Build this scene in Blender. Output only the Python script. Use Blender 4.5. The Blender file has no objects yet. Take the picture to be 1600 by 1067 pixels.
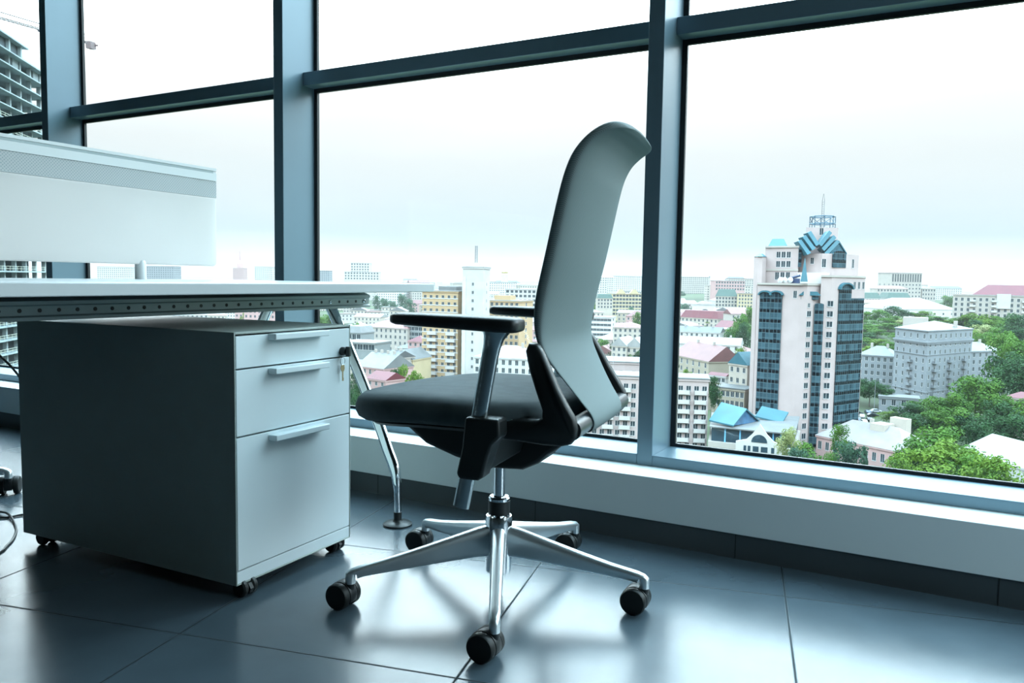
import bpy, bmesh, math, random
from mathutils import Vector, Matrix
S = bpy.context.scene
PI = math.pi
R = math.radians

# ------------------------------------------------------------------ camera
F, YAW, PITCH, ROLL, EYE = 1258.94, 0.508638, -0.0775612, 0.01586, 0.74
cy, sy = math.cos(YAW), math.sin(YAW)
FWD = Vector((-sy * math.cos(PITCH), cy * math.cos(PITCH), math.sin(PITCH)))
_r0 = Vector((cy, sy, 0)); _u0 = _r0.cross(FWD)
RT = _r0 * math.cos(ROLL) + _u0 * math.sin(ROLL)
UP = -_r0 * math.sin(ROLL) + _u0 * math.cos(ROLL)
CAM = Vector((0, 0, EYE))
cam = bpy.data.cameras.new('camera'); camo = bpy.data.objects.new('camera', cam)
S.collection.objects.link(camo); S.camera = camo
cam.sensor_fit = 'HORIZONTAL'; cam.sensor_width = 36.0; cam.lens = F / 1600 * 36.0
cam.clip_start = 0.05; cam.clip_end = 20000
camo.matrix_world = Matrix(((RT.x, UP.x, -FWD.x, 0), (RT.y, UP.y, -FWD.y, 0), (RT.z, UP.z, -FWD.z, EYE), (0, 0, 0, 1)))

# ------------------------------------------------------------------ render look
S.view_settings.view_transform = 'Standard'; S.view_settings.look = 'None'
S.view_settings.gamma = 1.0; S.view_settings.use_curve_mapping = False
S.view_settings.exposure = 0.0
S.cycles.use_denoising = True
S.cycles.max_bounces = 10; S.cycles.diffuse_bounces = 5; S.cycles.glossy_bounces = 5
S.cycles.transparent_max_bounces = 12
S.cycles.sample_clamp_indirect = 8.0
S.cycles.caustics_reflective = False; S.cycles.caustics_refractive = False

# ------------------------------------------------------------------ sky: bright overcast, pale band over the horizon, bluer overhead
W = bpy.data.worlds.new('World'); S.world = W; W.use_nodes = True
nt = W.node_tree; nt.nodes.clear()
def N(t, kind, **kw):
    n = t.nodes.new(kind)
    for k, v in kw.items(): setattr(n, k, v)
    return n
def ramp(t, stops, interp='LINEAR'):
    n = N(t, 'ShaderNodeValToRGB'); r = n.color_ramp; r.interpolation = interp
    while len(r.elements) < len(stops): r.elements.new(0.5)
    for e, (p, c) in zip(r.elements, stops):
        e.position = p; e.color = (c[0], c[1], c[2], 1)
    return n
tc = N(nt, 'ShaderNodeTexCoord'); sx = N(nt, 'ShaderNodeSeparateXYZ')
nt.links.new(tc.outputs['Generated'], sx.inputs[0])
mp = N(nt, 'ShaderNodeMapping'); mp.inputs['Scale'].default_value = (2.0, 2.0, 11.0)
nt.links.new(tc.outputs['Generated'], mp.inputs[0])
noi = N(nt, 'ShaderNodeTexNoise'); noi.inputs['Scale'].default_value = 1.3; noi.inputs['Detail'].default_value = 5
nt.links.new(mp.outputs[0], noi.inputs['Vector'])
ma = N(nt, 'ShaderNodeMath', operation='MULTIPLY_ADD'); ma.inputs[1].default_value = 0.06; ma.inputs[2].default_value = -0.03
nt.links.new(noi.outputs['Fac'], ma.inputs[0])
ad = N(nt, 'ShaderNodeMath', operation='ADD'); nt.links.new(sx.outputs['Z'], ad.inputs[0]); nt.links.new(ma.outputs[0], ad.inputs[1])
SKYMAX = 13.0
def k6(*c): return tuple(x / SKYMAX for x in c)
rp = ramp(nt, [(0.0, k6(.93, .92, .93)), (.02, k6(.93, .93, .94)), (.048, k6(.66, .79, .845)), (.085, k6(.80, .89, .925)),
               (.15, k6(.95, .98, .99)), (.215, k6(1.2, 1.23, 1.25)), (.28, k6(5.4, 6.0, 6.3)), (.38, k6(8.2, 9.8, 10.6)), (.55, k6(7.6, 10.4, 11.8)), (1.0, k6(6.8, 10.2, 12.4))])
nt.links.new(ad.outputs[0], rp.inputs[0])
bg = N(nt, 'ShaderNodeBackground'); bg.inputs['Strength'].default_value = SKYMAX
nt.links.new(rp.outputs[0], bg.inputs['Color'])
wo = N(nt, 'ShaderNodeOutputWorld'); nt.links.new(bg.outputs[0], wo.inputs[0])

# ------------------------------------------------------------------ materials
MATS = {}
def mat(name, col, rough=0.5, metal=0.0, spec=0.5, var=0.06, scale=6.0, bump=0.0, coat=0.0, stretch=None):
    if name in MATS: return MATS[name]
    m = bpy.data.materials.new(name); m.use_nodes = True; t = m.node_tree; t.nodes.clear()
    o = N(t, 'ShaderNodeOutputMaterial'); b = N(t, 'ShaderNodeBsdfPrincipled'); t.links.new(b.outputs[0], o.inputs[0])
    c = N(t, 'ShaderNodeTexCoord'); n = N(t, 'ShaderNodeTexNoise'); n.inputs['Scale'].default_value = scale; n.inputs['Detail'].default_value = 4
    if stretch:
        q = N(t, 'ShaderNodeMapping'); q.inputs['Scale'].default_value = stretch
        t.links.new(c.outputs['Object'], q.inputs[0]); t.links.new(q.outputs[0], n.inputs['Vector'])
    else: t.links.new(c.outputs['Object'], n.inputs['Vector'])
    lo = tuple(max(0, x * (1 - var)) for x in col); hi = tuple(min(1, x * (1 + var)) for x in col)
    r = ramp(t, [(0.3, lo), (0.7, hi)]); t.links.new(n.outputs['Fac'], r.inputs[0]); t.links.new(r.outputs[0], b.inputs['Base Color'])
    b.inputs['Roughness'].default_value = rough; b.inputs['Metallic'].default_value = metal
    b.inputs['Specular IOR Level'].default_value = spec; b.inputs['Coat Weight'].default_value = coat
    if bump:
        bp = N(t, 'ShaderNodeBump'); bp.inputs['Strength'].default_value = bump; bp.inputs['Distance'].default_value = 0.002
        n2 = N(t, 'ShaderNodeTexNoise'); n2.inputs['Scale'].default_value = scale * 60; t.links.new(c.outputs['Object'], n2.inputs['Vector'])
        t.links.new(n2.outputs['Fac'], bp.inputs['Height']); t.links.new(bp.outputs[0], b.inputs['Normal'])
    MATS[name] = m; return m

def mth(t, op, a, b=None):
    n = N(t, 'ShaderNodeMath', operation=op)
    for i, v in enumerate((a, b)):
        if v is None: continue
        if isinstance(v, (int, float)): n.inputs[i].default_value = v
        else: t.links.new(v, n.inputs[i])
    return n.outputs[0]

def winmat(name, wall, win, su=3.2, sv=3.1, fu=.42, fv=.5, rough=.7, z0=0.0):
    """wall with a grid of small windows; the grid follows the wall's own axes, roofs stay plain"""
    if name in MATS: return MATS[name]
    m = bpy.data.materials.new(name); m.use_nodes = True; t = m.node_tree; t.nodes.clear()
    o = N(t, 'ShaderNodeOutputMaterial'); b = N(t, 'ShaderNodeBsdfPrincipled'); t.links.new(b.outputs[0], o.inputs[0])
    c = N(t, 'ShaderNodeTexCoord'); s = N(t, 'ShaderNodeSeparateXYZ'); t.links.new(c.outputs['Object'], s.inputs[0])
    u = mth(t, 'FRACT', mth(t, 'DIVIDE', mth(t, 'ADD', s.outputs[0], s.outputs[1]), su))
    v = mth(t, 'FRACT', mth(t, 'DIVIDE', mth(t, 'ADD', s.outputs[2], z0), sv))
    iu = mth(t, 'LESS_THAN', mth(t, 'ABSOLUTE', mth(t, 'SUBTRACT', u, .5)), fu / 2)
    iv = mth(t, 'LESS_THAN', mth(t, 'ABSOLUTE', mth(t, 'SUBTRACT', v, .5)), fv / 2)
    g = N(t, 'ShaderNodeNewGeometry'); gs = N(t, 'ShaderNodeSeparateXYZ'); t.links.new(g.outputs['Normal'], gs.inputs[0])
    side = mth(t, 'LESS_THAN', mth(t, 'ABSOLUTE', gs.outputs[2]), .5)
    f = mth(t, 'MULTIPLY', mth(t, 'MULTIPLY', iu, iv), side)
    n = N(t, 'ShaderNodeTexNoise'); n.inputs['Scale'].default_value = .25; t.links.new(c.outputs['Object'], n.inputs['Vector'])
    r = ramp(t, [(.3, tuple(x * .93 for x in wall)), (.7, tuple(min(1, x * 1.05) for x in wall))]); t.links.new(n.outputs['Fac'], r.inputs[0])
    mx = N(t, 'ShaderNodeMix', data_type='RGBA'); t.links.new(f, mx.inputs[0]); t.links.new(r.outputs[0], mx.inputs[6]); mx.inputs[7].default_value = (*win, 1)
    t.links.new(mx.outputs[2], b.inputs['Base Color'])
    rr = N(t, 'ShaderNodeMix', data_type='FLOAT'); t.links.new(f, rr.inputs[0]); rr.inputs[2].default_value = rough; rr.inputs[3].default_value = .15
    t.links.new(rr.outputs[0], b.inputs['Roughness'])
    MATS[name] = m; return m

def glassmat():
    m = bpy.data.materials.new('window_glass'); m.use_nodes = True; t = m.node_tree; t.nodes.clear()
    o = N(t, 'ShaderNodeOutputMaterial'); tr = N(t, 'ShaderNodeBsdfTransparent'); tr.inputs[0].default_value = (.965, .985, .98, 1)
    gl = N(t, 'ShaderNodeBsdfGlossy'); gl.inputs['Roughness'].default_value = 0.0
    g = N(t, 'ShaderNodeNewGeometry'); dt = N(t, 'ShaderNodeVectorMath', operation='DOT_PRODUCT')
    t.links.new(g.outputs['Normal'], dt.inputs[0]); t.links.new(g.outputs['Incoming'], dt.inputs[1])
    gz = mth(t, 'POWER', mth(t, 'SUBTRACT', 1.0, mth(t, 'ABSOLUTE', dt.outputs['Value'])), 5.0)
    f = mth(t, 'ADD', mth(t, 'MULTIPLY', gz, .6), .02)      # Schlick reflectance of clear glass
    mx = N(t, 'ShaderNodeMixShader'); t.links.new(f, mx.inputs[0]); t.links.new(tr.outputs[0], mx.inputs[1]); t.links.new(gl.outputs[0], mx.inputs[2])
    t.links.new(mx.outputs[0], o.inputs[0]); return m
M_glass = glassmat()

def floormat():
    m = bpy.data.materials.new('stone_floor_tiles'); m.use_nodes = True; t = m.node_tree; t.nodes.clear()
    o = N(t, 'ShaderNodeOutputMaterial'); b = N(t, 'ShaderNodeBsdfPrincipled'); t.links.new(b.outputs[0], o.inputs[0])
    c = N(t, 'ShaderNodeTexCoord'); q = N(t, 'ShaderNodeMapping', vector_type='POINT'); q.inputs['Rotation'].default_value = (0, 0, -R(13.13))
    t.links.new(c.outputs['Object'], q.inputs[0]); s = N(t, 'ShaderNodeSeparateXYZ'); t.links.new(q.outputs[0], s.inputs[0])
    T = .606; gw = .0019
    uu = mth(t, 'DIVIDE', mth(t, 'ADD', s.outputs[0], .487 + 20 * T), T); vv = mth(t, 'DIVIDE', mth(t, 'ADD', s.outputs[1], -1.36 + 20 * T), T)
    fu, fv = mth(t, 'FRACT', uu), mth(t, 'FRACT', vv)
    eu = mth(t, 'MINIMUM', fu, mth(t, 'SUBTRACT', 1.0, fu)); ev = mth(t, 'MINIMUM', fv, mth(t, 'SUBTRACT', 1.0, fv))
    gr = mth(t, 'MAXIMUM', mth(t, 'SUBTRACT', 1.0, mth(t, 'DIVIDE', mth(t, 'MINIMUM', eu, ev), gw * 2 / T)), 0.0)
    cb = N(t, 'ShaderNodeCombineXYZ'); t.links.new(mth(t, 'FLOOR', uu), cb.inputs[0]); t.links.new(mth(t, 'FLOOR', vv), cb.inputs[1])
    wn = N(t, 'ShaderNodeTexWhiteNoise'); t.links.new(cb.outputs[0], wn.inputs['Vector'])
    n = N(t, 'ShaderNodeTexNoise'); n.inputs['Scale'].default_value = 5; n.inputs['Detail'].default_value = 8; t.links.new(c.outputs['Object'], n.inputs['Vector'])
    tone = mth(t, 'ADD', mth(t, 'MULTIPLY', wn.outputs['Value'], .12), mth(t, 'MULTIPLY', n.outputs['Fac'], .5))
    r = ramp(t, [(.15, (.043, .062, .076)), (.6, (.070, .100, .122))]); t.links.new(tone, r.inputs[0])
    mx = N(t, 'ShaderNodeMix', data_type='RGBA'); t.links.new(gr, mx.inputs[0]); t.links.new(r.outputs[0], mx.inputs[6]); mx.inputs[7].default_value = (.012, .018, .02, 1)
    t.links.new(mx.outputs[2], b.inputs['Base Color'])
    n3 = N(t, 'ShaderNodeTexNoise'); n3.inputs['Scale'].default_value = 9; n3.inputs['Detail'].default_value = 3; t.links.new(c.outputs['Object'], n3.inputs['Vector'])
    rg = mth(t, 'MULTIPLY_ADD', n3.outputs['Fac'], .10); rg.node.inputs[2].default_value = .19
    rgm = N(t, 'ShaderNodeMix', data_type='FLOAT'); t.links.new(gr, rgm.inputs[0]); t.links.new(rg, rgm.inputs[2]); rgm.inputs[3].default_value = .8
    t.links.new(rgm.outputs[0], b.inputs['Roughness'])
    sm = N(t, 'ShaderNodeMix', data_type='FLOAT'); t.links.new(gr, sm.inputs[0]); sm.inputs[2].default_value = .62; sm.inputs[3].default_value = .02; t.links.new(sm.outputs[0], b.inputs['Specular IOR Level'])
    return m

def clothmesh():
    """fine woven netting, slightly see-through to light"""
    m = bpy.data.materials.new('mesh_fabric'); m.use_nodes = True; t = m.node_tree; t.nodes.clear()
    o = N(t, 'ShaderNodeOutputMaterial'); b = N(t, 'ShaderNodeBsdfPrincipled'); tl = N(t, 'ShaderNodeBsdfTranslucent')
    c = N(t, 'ShaderNodeTexCoord'); s = N(t, 'ShaderNodeSeparateXYZ'); t.links.new(c.outputs['Object'], s.inputs[0])
    w = mth(t, 'MULTIPLY', mth(t, 'SINE', mth(t, 'MULTIPLY', s.outputs[1], 2 * PI / .004)), mth(t, 'SINE', mth(t, 'MULTIPLY', s.outputs[2], 2 * PI / .004)))
    r = ramp(t, [(.2, (.13, .175, .18)), (.75, (.25, .315, .32))])
    t.links.new(mth(t, 'MULTIPLY_ADD', w, .5), r.inputs[0]); r.inputs[0].links[0].from_node.inputs[2].default_value = .5
    t.links.new(r.outputs[0], b.inputs['Base Color']); b.inputs['Roughness'].default_value = .75
    tl.inputs[0].default_value = (.20, .26, .27, 1)
    mx = N(t, 'ShaderNodeMixShader'); mx.inputs[0].default_value = .25
    t.links.new(b.outputs[0], mx.inputs[1]); t.links.new(tl.outputs[0], mx.inputs[2]); t.links.new(mx.outputs[0], o.inputs[0])
    return m

def screenmat(name, perf):
    m = bpy.data.materials.new(name); m.use_nodes = True; t = m.node_tree; t.nodes.clear()
    o = N(t, 'ShaderNodeOutputMaterial'); b = N(t, 'ShaderNodeBsdfPrincipled'); tl = N(t, 'ShaderNodeBsdfTranslucent')
    c = N(t, 'ShaderNodeTexCoord'); s = N(t, 'ShaderNodeSeparateXYZ'); t.links.new(c.outputs['Object'], s.inputs[0])
    if perf:
        w = mth(t, 'MULTIPLY', mth(t, 'SINE', mth(t, 'MULTIPLY', s.outputs[1], 2 * PI / .009)), mth(t, 'SINE', mth(t, 'MULTIPLY', s.outputs[2], 2 * PI / .009)))
        g = mth(t, 'GREATER_THAN', w, .35)
        r = ramp(t, [(0, (.62, .63, .63)), (1, (.38, .44, .46))]); t.links.new(g, r.inputs[0])
    else:
        n = N(t, 'ShaderNodeTexNoise'); n.inputs['Scale'].default_value = 2; t.links.new(c.outputs['Object'], n.inputs['Vector'])
        r = ramp(t, [(.3, (.84, .81, .79)), (.7, (.90, .87, .85))]); t.links.new(n.outputs['Fac'], r.inputs[0])
    t.links.new(r.outputs[0], b.inputs['Base Color']); t.links.new(r.outputs[0], tl.inputs[0]); b.inputs['Roughness'].default_value = .45
    mx = N(t, 'ShaderNodeMixShader'); mx.inputs[0].default_value = .35 if perf else .6
    t.links.new(b.outputs[0], mx.inputs[1]); t.links.new(tl.outputs[0], mx.inputs[2]); t.links.new(mx.outputs[0], o.inputs[0])
    return m

M_floor = floormat(); M_cloth = clothmesh()
M_alu = mat('anodised_aluminium', (.138, .215, .265), .36, .25, .6, .04, 3)
M_gasket = mat('black_rubber_gasket', (.008, .010, .012), .5)
M_panel = mat('painted_sill_panel', (.76, .82, .83), .45, 0, .4, .02, 2)
M_plinth = mat('dark_skirting_tile', (.05, .062, .068), .35, 0, .5, .12, 4)
M_wall = mat('painted_room_wall', (.085, .105, .105), .8, 0, .3, .03, 1.5)
M_ceil = mat('ceiling_board', (.20, .225, .225), .85, 0, .3, .02, 1.5)
M_chrome = mat('polished_chrome', (.78, .82, .85), .09, 1.0, .5, .02, 8)
M_alupol = mat('polished_cast_aluminium', (.72, .78, .80), .30, .88, .5, .03, 8)
M_satin = mat('satin_chrome_tube', (.42, .48, .50), .26, 1.0, .5, .03, 8)
M_black = mat('black_plastic', (.010, .013, .014), .42, 0, .4, .1, 10)
M_blacks = mat('black_satin_tube', (.03, .037, .042), .3, .3, .5, .1, 10)
M_rubber = mat('black_rubber', (.006, .008, .008), .5, 0, .35, .1, 10)
M_seat = mat('grey_seat_fabric', (.075, .098, .105), .8, 0, .3, .12, 30, .5)
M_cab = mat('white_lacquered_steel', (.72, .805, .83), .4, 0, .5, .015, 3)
M_body = mat('shade_toned_lacquered_steel', (.36, .41, .385), .4, 0, .5, .015, 3)  # pedestal body greyed so the colour itself carries the shade on its side
M_cabin = mat('dark_drawer_gap', (.02, .03, .035), .6)
M_top = mat('white_desk_laminate', (.56, .585, .595), .28, 0, .5, .015, 3)
M_beam = mat('grey_steel_beam', (.30, .36, .37), .4, .35, .5, .03, 4)
M_scr = screenmat('white_translucent_screen', False); M_perf = screenmat('perforated_screen_band', True)
M_rail = mat('pale_screen_rail', (.62, .64, .64), .4, 0, .5, .02, 4)
M_brass = mat('brass_key', (.55, .40, .25), .3, 1.0)

# ------------------------------------------------------------------ mesh helpers
def link(o): S.collection.objects.link(o); return o
def tag(o, label=None, cat=None, group=None, kind=None):
    if label: o['label'] = label
    if cat: o['category'] = cat
    if group: o['group'] = group
    if kind: o['kind'] = kind
    return o
def thing(name, label, cat, loc=(0, 0, 0), rz=0, group=None):
    o = bpy.data.objects.new(name, None); link(o); o.location = loc; o.rotation_euler = (0, 0, rz)
    o.empty_display_size = .1
    return tag(o, label, cat, group)
class MB:
    def __init__(s): s.v = []; s.f = []; s.m = []; s.mi = 0
    def add(s, vs, fs):
        b = len(s.v); s.v += [tuple(v) for v in vs]; s.f += [tuple(b + i for i in f) for f in fs]; s.m += [s.mi] * len(fs)
        return s
    def box(s, x0, x1, y0, y1, z0, z1):
        return s.add([(x0, y0, z0), (x1, y0, z0), (x1, y1, z0), (x0, y1, z0), (x0, y0, z1), (x1, y0, z1), (x1, y1, z1), (x0, y1, z1)],
                     [(0, 3, 2, 1), (4, 5, 6, 7), (0, 1, 5, 4), (1, 2, 6, 5), (2, 3, 7, 6), (3, 0, 4, 7)])
    def prism(s, poly, a0, a1, axis='z'):
        """extrude a 2-D outline; axis y: outline is (x,z) - axis x: outline is (y,z)"""
        n = len(poly)
        P = {'z': lambda p, a: (p[0], p[1], a), 'y': lambda p, a: (p[0], a, p[1]), 'x': lambda p, a: (a, p[0], p[1])}[axis]
        vs = [P(p, a0) for p in poly] + [P(p, a1) for p in poly]
        return s.add(vs, [tuple(range(n)), tuple(range(2 * n - 1, n - 1, -1))] + [(i, i + n, (i + 1) % n + n, (i + 1) % n) for i in range(n)])
    def rings(s, rs, closed=True, cap=True):
        n = len(rs[0]); vs = [p for r in rs for p in r]; fs = []
        for k in range(len(rs) - 1):
            for i in range(n if closed else n - 1):
                j = (i + 1) % n; fs.append((k * n + i, k * n + j, (k + 1) * n + j, (k + 1) * n + i))
        if cap: fs.append(tuple(range(n - 1, -1, -1))); fs.append(tuple((len(rs) - 1) * n + i for i in range(n)))
        return s.add(vs, fs)
    def tube(s, pts, rad, n=12, ry=None, cap=True, up=(0, 0, 1)):
        pts = [Vector(p) for p in pts]; rs = []
        if not isinstance(rad, (list, tuple)): rad = [rad] * len(pts)
        if ry is None: ry = rad
        elif not isinstance(ry, (list, tuple)): ry = [ry] * len(pts)
        for k, p in enumerate(pts):
            t = (pts[min(k + 1, len(pts) - 1)] - pts[max(k - 1, 0)]).normalized()
            u = Vector(up)
            if abs(t.dot(u)) > .95: u = Vector((1, 0, 0)) if abs(t.x) < .9 else Vector((0, 1, 0))
            a = t.cross(u).normalized(); b = a.cross(t).normalized()
            rs.append([p + a * math.cos(2 * PI * i / n) * rad[k] + b * math.sin(2 * PI * i / n) * ry[k] for i in range(n)])
        return s.rings(rs, True, cap)
    def lathe(s, prof, c=(0, 0, 0), axis=(0, 0, 1), n=24):
        ax = Vector(axis).normalized(); u = Vector((1, 0, 0)) if abs(ax.x) < .9 else Vector((0, 1, 0))
        a = ax.cross(u).normalized(); b = ax.cross(a).normalized(); c = Vector(c)
        rs = [[c + ax * h + (a * math.cos(2 * PI * i / n) + b * math.sin(2 * PI * i / n)) * max(r, 1e-5) for i in range(n)] for r, h in prof]
        return s.rings(rs)
    def mesh(s, name, mats, smooth=False, ang=38):
        me = bpy.data.meshes.new(name); me.from_pydata(s.v, [], s.f)
        for m in (mats if isinstance(mats, (list, tuple)) else [mats]): me.materials.append(m)
        if len(me.materials) > 1: me.polygons.foreach_set('material_index', s.m)
        bm = bmesh.new(); bm.from_mesh(me); bmesh.ops.recalc_face_normals(bm, faces=bm.faces); bm.to_mesh(me); bm.free()
        if smooth:
            me.polygons.foreach_set('use_smooth', [True] * len(me.polygons)); me.set_sharp_from_angle(angle=R(ang))
        me.update(); return me
    def build(s, name, mats, parent=None, smooth=False, bevel=0, seg=2, sub=0, ang=38):
        o = link(bpy.data.objects.new(name, s.mesh(name, mats, smooth or bevel > 0, ang)))
        if parent is not None: o.parent = parent
        if bevel:
            b = o.modifiers.new('edge', 'BEVEL'); b.width = bevel; b.segments = seg; b.limit_method = 'ANGLE'; b.angle_limit = R(40)
        if sub:
            b = o.modifiers.new('smooth', 'SUBSURF'); b.levels = sub; b.render_levels = sub
        return o
def struct(o, label=None): o['kind'] = 'structure'; return o
def inst(src, parent, loc=(0, 0, 0), rz=0, name=None):
    c = src.copy(); link(c); c.parent = parent; c.location = loc; c.rotation_euler = (0, 0, rz)
    if name: c.name = name
    return c
def dup(o, parent=None):
    c = o.copy(); link(c); c.parent = parent
    for ch in [k for k in S.objects if k.parent == o]: dup(ch, c)
    return c
def spline(pts, n=8):
    P = [Vector(p) for p in pts]; P = [P[0] * 2 - P[1]] + P + [P[-1] * 2 - P[-2]]; out = []
    for i in range(1, len(P) - 2):
        a, b, c, d = P[i - 1:i + 3]
        for k in range(n):
            t = k / n; out.append(.5 * ((2 * b) + (c - a) * t + (2 * a - 5 * b + 4 * c - d) * t * t + (3 * b - a - 3 * c + d) * t ** 3))
    return out + [P[-2]]

# ------------------------------------------------------------------ room shell
RX0, RX1, RY0, YW, CH = -6.9, 2.19, -5.0, 2.14, 3.05
YF, YG, ZS, ZR = 2.2687, 2.4368, .1905, .2223
struct(MB().box(RX0, RX1, RY0, YW + .02, -.12, 0).build('floor', M_floor))
struct(MB().box(RX0 - .12, RX1 + .12, RY0 - .12, YG + .03, CH, CH + .12).build('ceiling', M_ceil))
struct(MB().box(RX0 - .12, RX1 + .12, RY0 - .12, RY0, -.12, CH).build('wall_back', M_wall))
struct(MB().box(RX0 - .12, RX0, RY0, YG + .03, -.12, CH).build('wall_left', M_wall))
RWA, RWB = .72, 2.10      # added corner window in the right-hand wall, invented to light the drawer fronts
b = MB(); b.box(RX1, RX1 + .12, RY0, RWA, -.12, CH); b.box(RX1, RX1 + .12, RWB, YG + .03, -.12, CH); b.box(RX1, RX1 + .12, RWA, RWB, -.12, ZS); b.box(RX1, RX1 + .12, RWA, RWB, CH - .06, CH)
struct(b.build('wall_right', M_wall))
b = MB(); b.box(RX1 + .02, RX1 + .10, RWA, RWB, ZS, ZR); b.box(RX1 + .02, RX1 + .10, RWA, RWB, CH - .14, CH - .06); b.box(RX1 + .02, RX1 + .10, RWA, RWA + .05, ZR, CH - .14); b.box(RX1 + .02, RX1 + .10, RWB - .05, RWB, ZR, CH - .14)
cw = struct(b.build('window_9', M_alu, bevel=.0015))
p = MB().box(RX1 + .057, RX1 + .063, RWA + .045, RWB - .045, ZR - .004, CH - .136).build('pane', M_glass, cw); p['kind'] = 'structure'
struct(MB().box(RX0, RX1, YW, YG + .03, .0672, ZS).build('wall_window', M_panel, bevel=.002))
b = MB(); b.box(RX0, RX1, YW + .004, YG + .03, -.12, .0672)
struct(b.build('baseboard_window', M_plinth))
b = MB(); x = -1.712
while x > RX0: x -= .606
while x < RX1: b.box(x, x + .0025, YW + .0035, YW + .01, .001, .0668); x += .606
j = b.build('tile_joint', M_gasket); j.parent = bpy.data.objects['baseboard_window']; j['kind'] = 'structure'
MX = [-.806 + 1.485 * k for k in range(-4, 3)]
for i, x in enumerate(MX):
    struct(MB().box(x - .024, x + .024, YF, YG + .02, ZS - .003, CH).build('trim_%d' % (i + 1), M_alu, bevel=.0015))
YT = 2.376
for i in range(len(MX) - 1):
    xa, xb = MX[i] + .024, MX[i + 1] - .024
    fr = MB().box(xa, xb, YF + .0005, YG + .012, ZS, ZR)
    fr.box(xa, xb, YT, YG + .012, 1.4705, 1.521); fr.box(xa, xb, YT, YG + .012, CH - .08, CH)
    w = struct(fr.build('window_%d' % (i + 1), M_alu, bevel=.0015))
    g = MB(); t = .016
    for z0, z1 in ((ZR, 1.4705), (1.521, CH - .08)):
        g.box(xa, xa + t, YG, YG + .012, z0, z1); g.box(xb - t, xb, YG, YG + .012, z0, z1)
        g.box(xa + t, xb - t, YG, YG + .012, z0, z0 + .01); g.box(xa + t, xb - t, YG, YG + .012, z1 - t, z1)
    gk = g.build('gasket', M_gasket, w); gk['kind'] = 'structure'
    for z0, z1 in ((ZR + .002, 1.4685), (1.523, CH - .082)):
        p = MB().box(xa + .004, xb - .004, YG + .0125, YG + .0185, z0, z1).build('pane', M_glass, w); p['kind'] = 'structure'

# ------------------------------------------------------------------ drawer pedestal
CW, CD = .4065, .79
ped = thing('drawer_pedestal', 'white three-drawer rolling pedestal standing under the desk', 'drawer unit', (-1.4057, 1.2552, 0), R(2.0))
b = MB(); t = .0035
b.box(-CD, 0, 0, t, .0328, .6118); b.box(-CD, 0, CW - t, CW, .0328, .6118); b.box(-CD, 0, t, CW - t, .6062, .6118)
b.box(-CD, 0, t, CW - t, .0328, .0365); b.box(-CD, -CD + t, t, CW - t, .0365, .6062)
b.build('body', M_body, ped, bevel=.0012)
MB().box(-.03, -.0010, t + .0006, CW - t - .0006, .0368, .0648).build('plinth', M_cab, ped, bevel=.0008)
MB().box(-CD + .02, -.031, .006, CW - .006, .067, .604).build('carcass', M_cabin, ped)
for z0, z1, hz in ((.5295, .6025, .5895), (.3755, .5258, .5088), (.0675, .3718, .3510)):
    d = MB().box(-.03, 0, .005, CW - .005, z0, z1).build('drawer', M_cab, ped, bevel=.0012)
    MB().box(.0002, .0255, .103, .293, hz, hz + .0145).build('handle', M_cab, d, bevel=.002)
lk = MB(); lk.lathe([(.0001, -.001), (.0115, -.001), (.0115, .008), (.0090, .012), (.0090, .016), (.0001, .016)], (.0, .3715, .5430), (1, 0, 0), 20)
lk.box(.015, .026, .3670, .3755, .531, .556)
lk.build('lock', M_black, ped, bevel=.0008)
for (x, y) in ((-.010, .036), (-.030, CW - .03), (-CD + .05, .035), (-CD + .05, CW - .03)):
    c = MB().lathe([(.0001, 0), (.010, 0), (.010, .008), (.0001, .008)], (x, y, .0245), (0, 0, 1), 12)
    c.prism([(x - .022, .016), (x - .016, .0315), (x + .014, .0315), (x + .022, .020), (x + .018, .009), (x - .018, .009)], y - .005, y + .005, 'y')
    cp = c.build('caster', M_black, ped, smooth=True)
    for s in (-1, 1):
        MB().lathe([(.0001, -.008), (.017, -.008), (.0205, -.004), (.0205, .004), (.017, .008), (.0001, .008)], (x, y + s * .0140, .0205), (0, 1, 0), 20).build('wheel', M_rubber, cp, smooth=True)
# keys hanging from the lock
q = R(2.0)
def pedw(x, y, z): return (-1.4057 + x * math.cos(q) - y * math.sin(q), 1.2552 + x * math.sin(q) + y * math.cos(q), z)
kb = thing('key', 'small brass key hanging on a ring from the pedestal lock', 'key', pedw(.0085, .3640, .532), q)
ring = MB(); ring.tube([(0, .009 * math.sin(a * PI / 9), -.004 - .010 + .010 * math.cos(a * PI / 9)) for a in range(19)], .0008, 6)
ring.build('key_ring', M_satin, kb, smooth=True)
k = MB(); k.prism([(-.006, -.024), (.006, -.024), (.0075, -.034), (.004, -.041), (-.004, -.041), (-.0075, -.034)], -.0008, .0008, 'x')
k.prism([(-.002, -.041), (.002, -.041), (.002, -.064), (.0035, -.058), (.0035, -.066), (-.0015, -.066)], -.0008, .0008, 'x')
k.build('key_blade', M_brass, kb)

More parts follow.
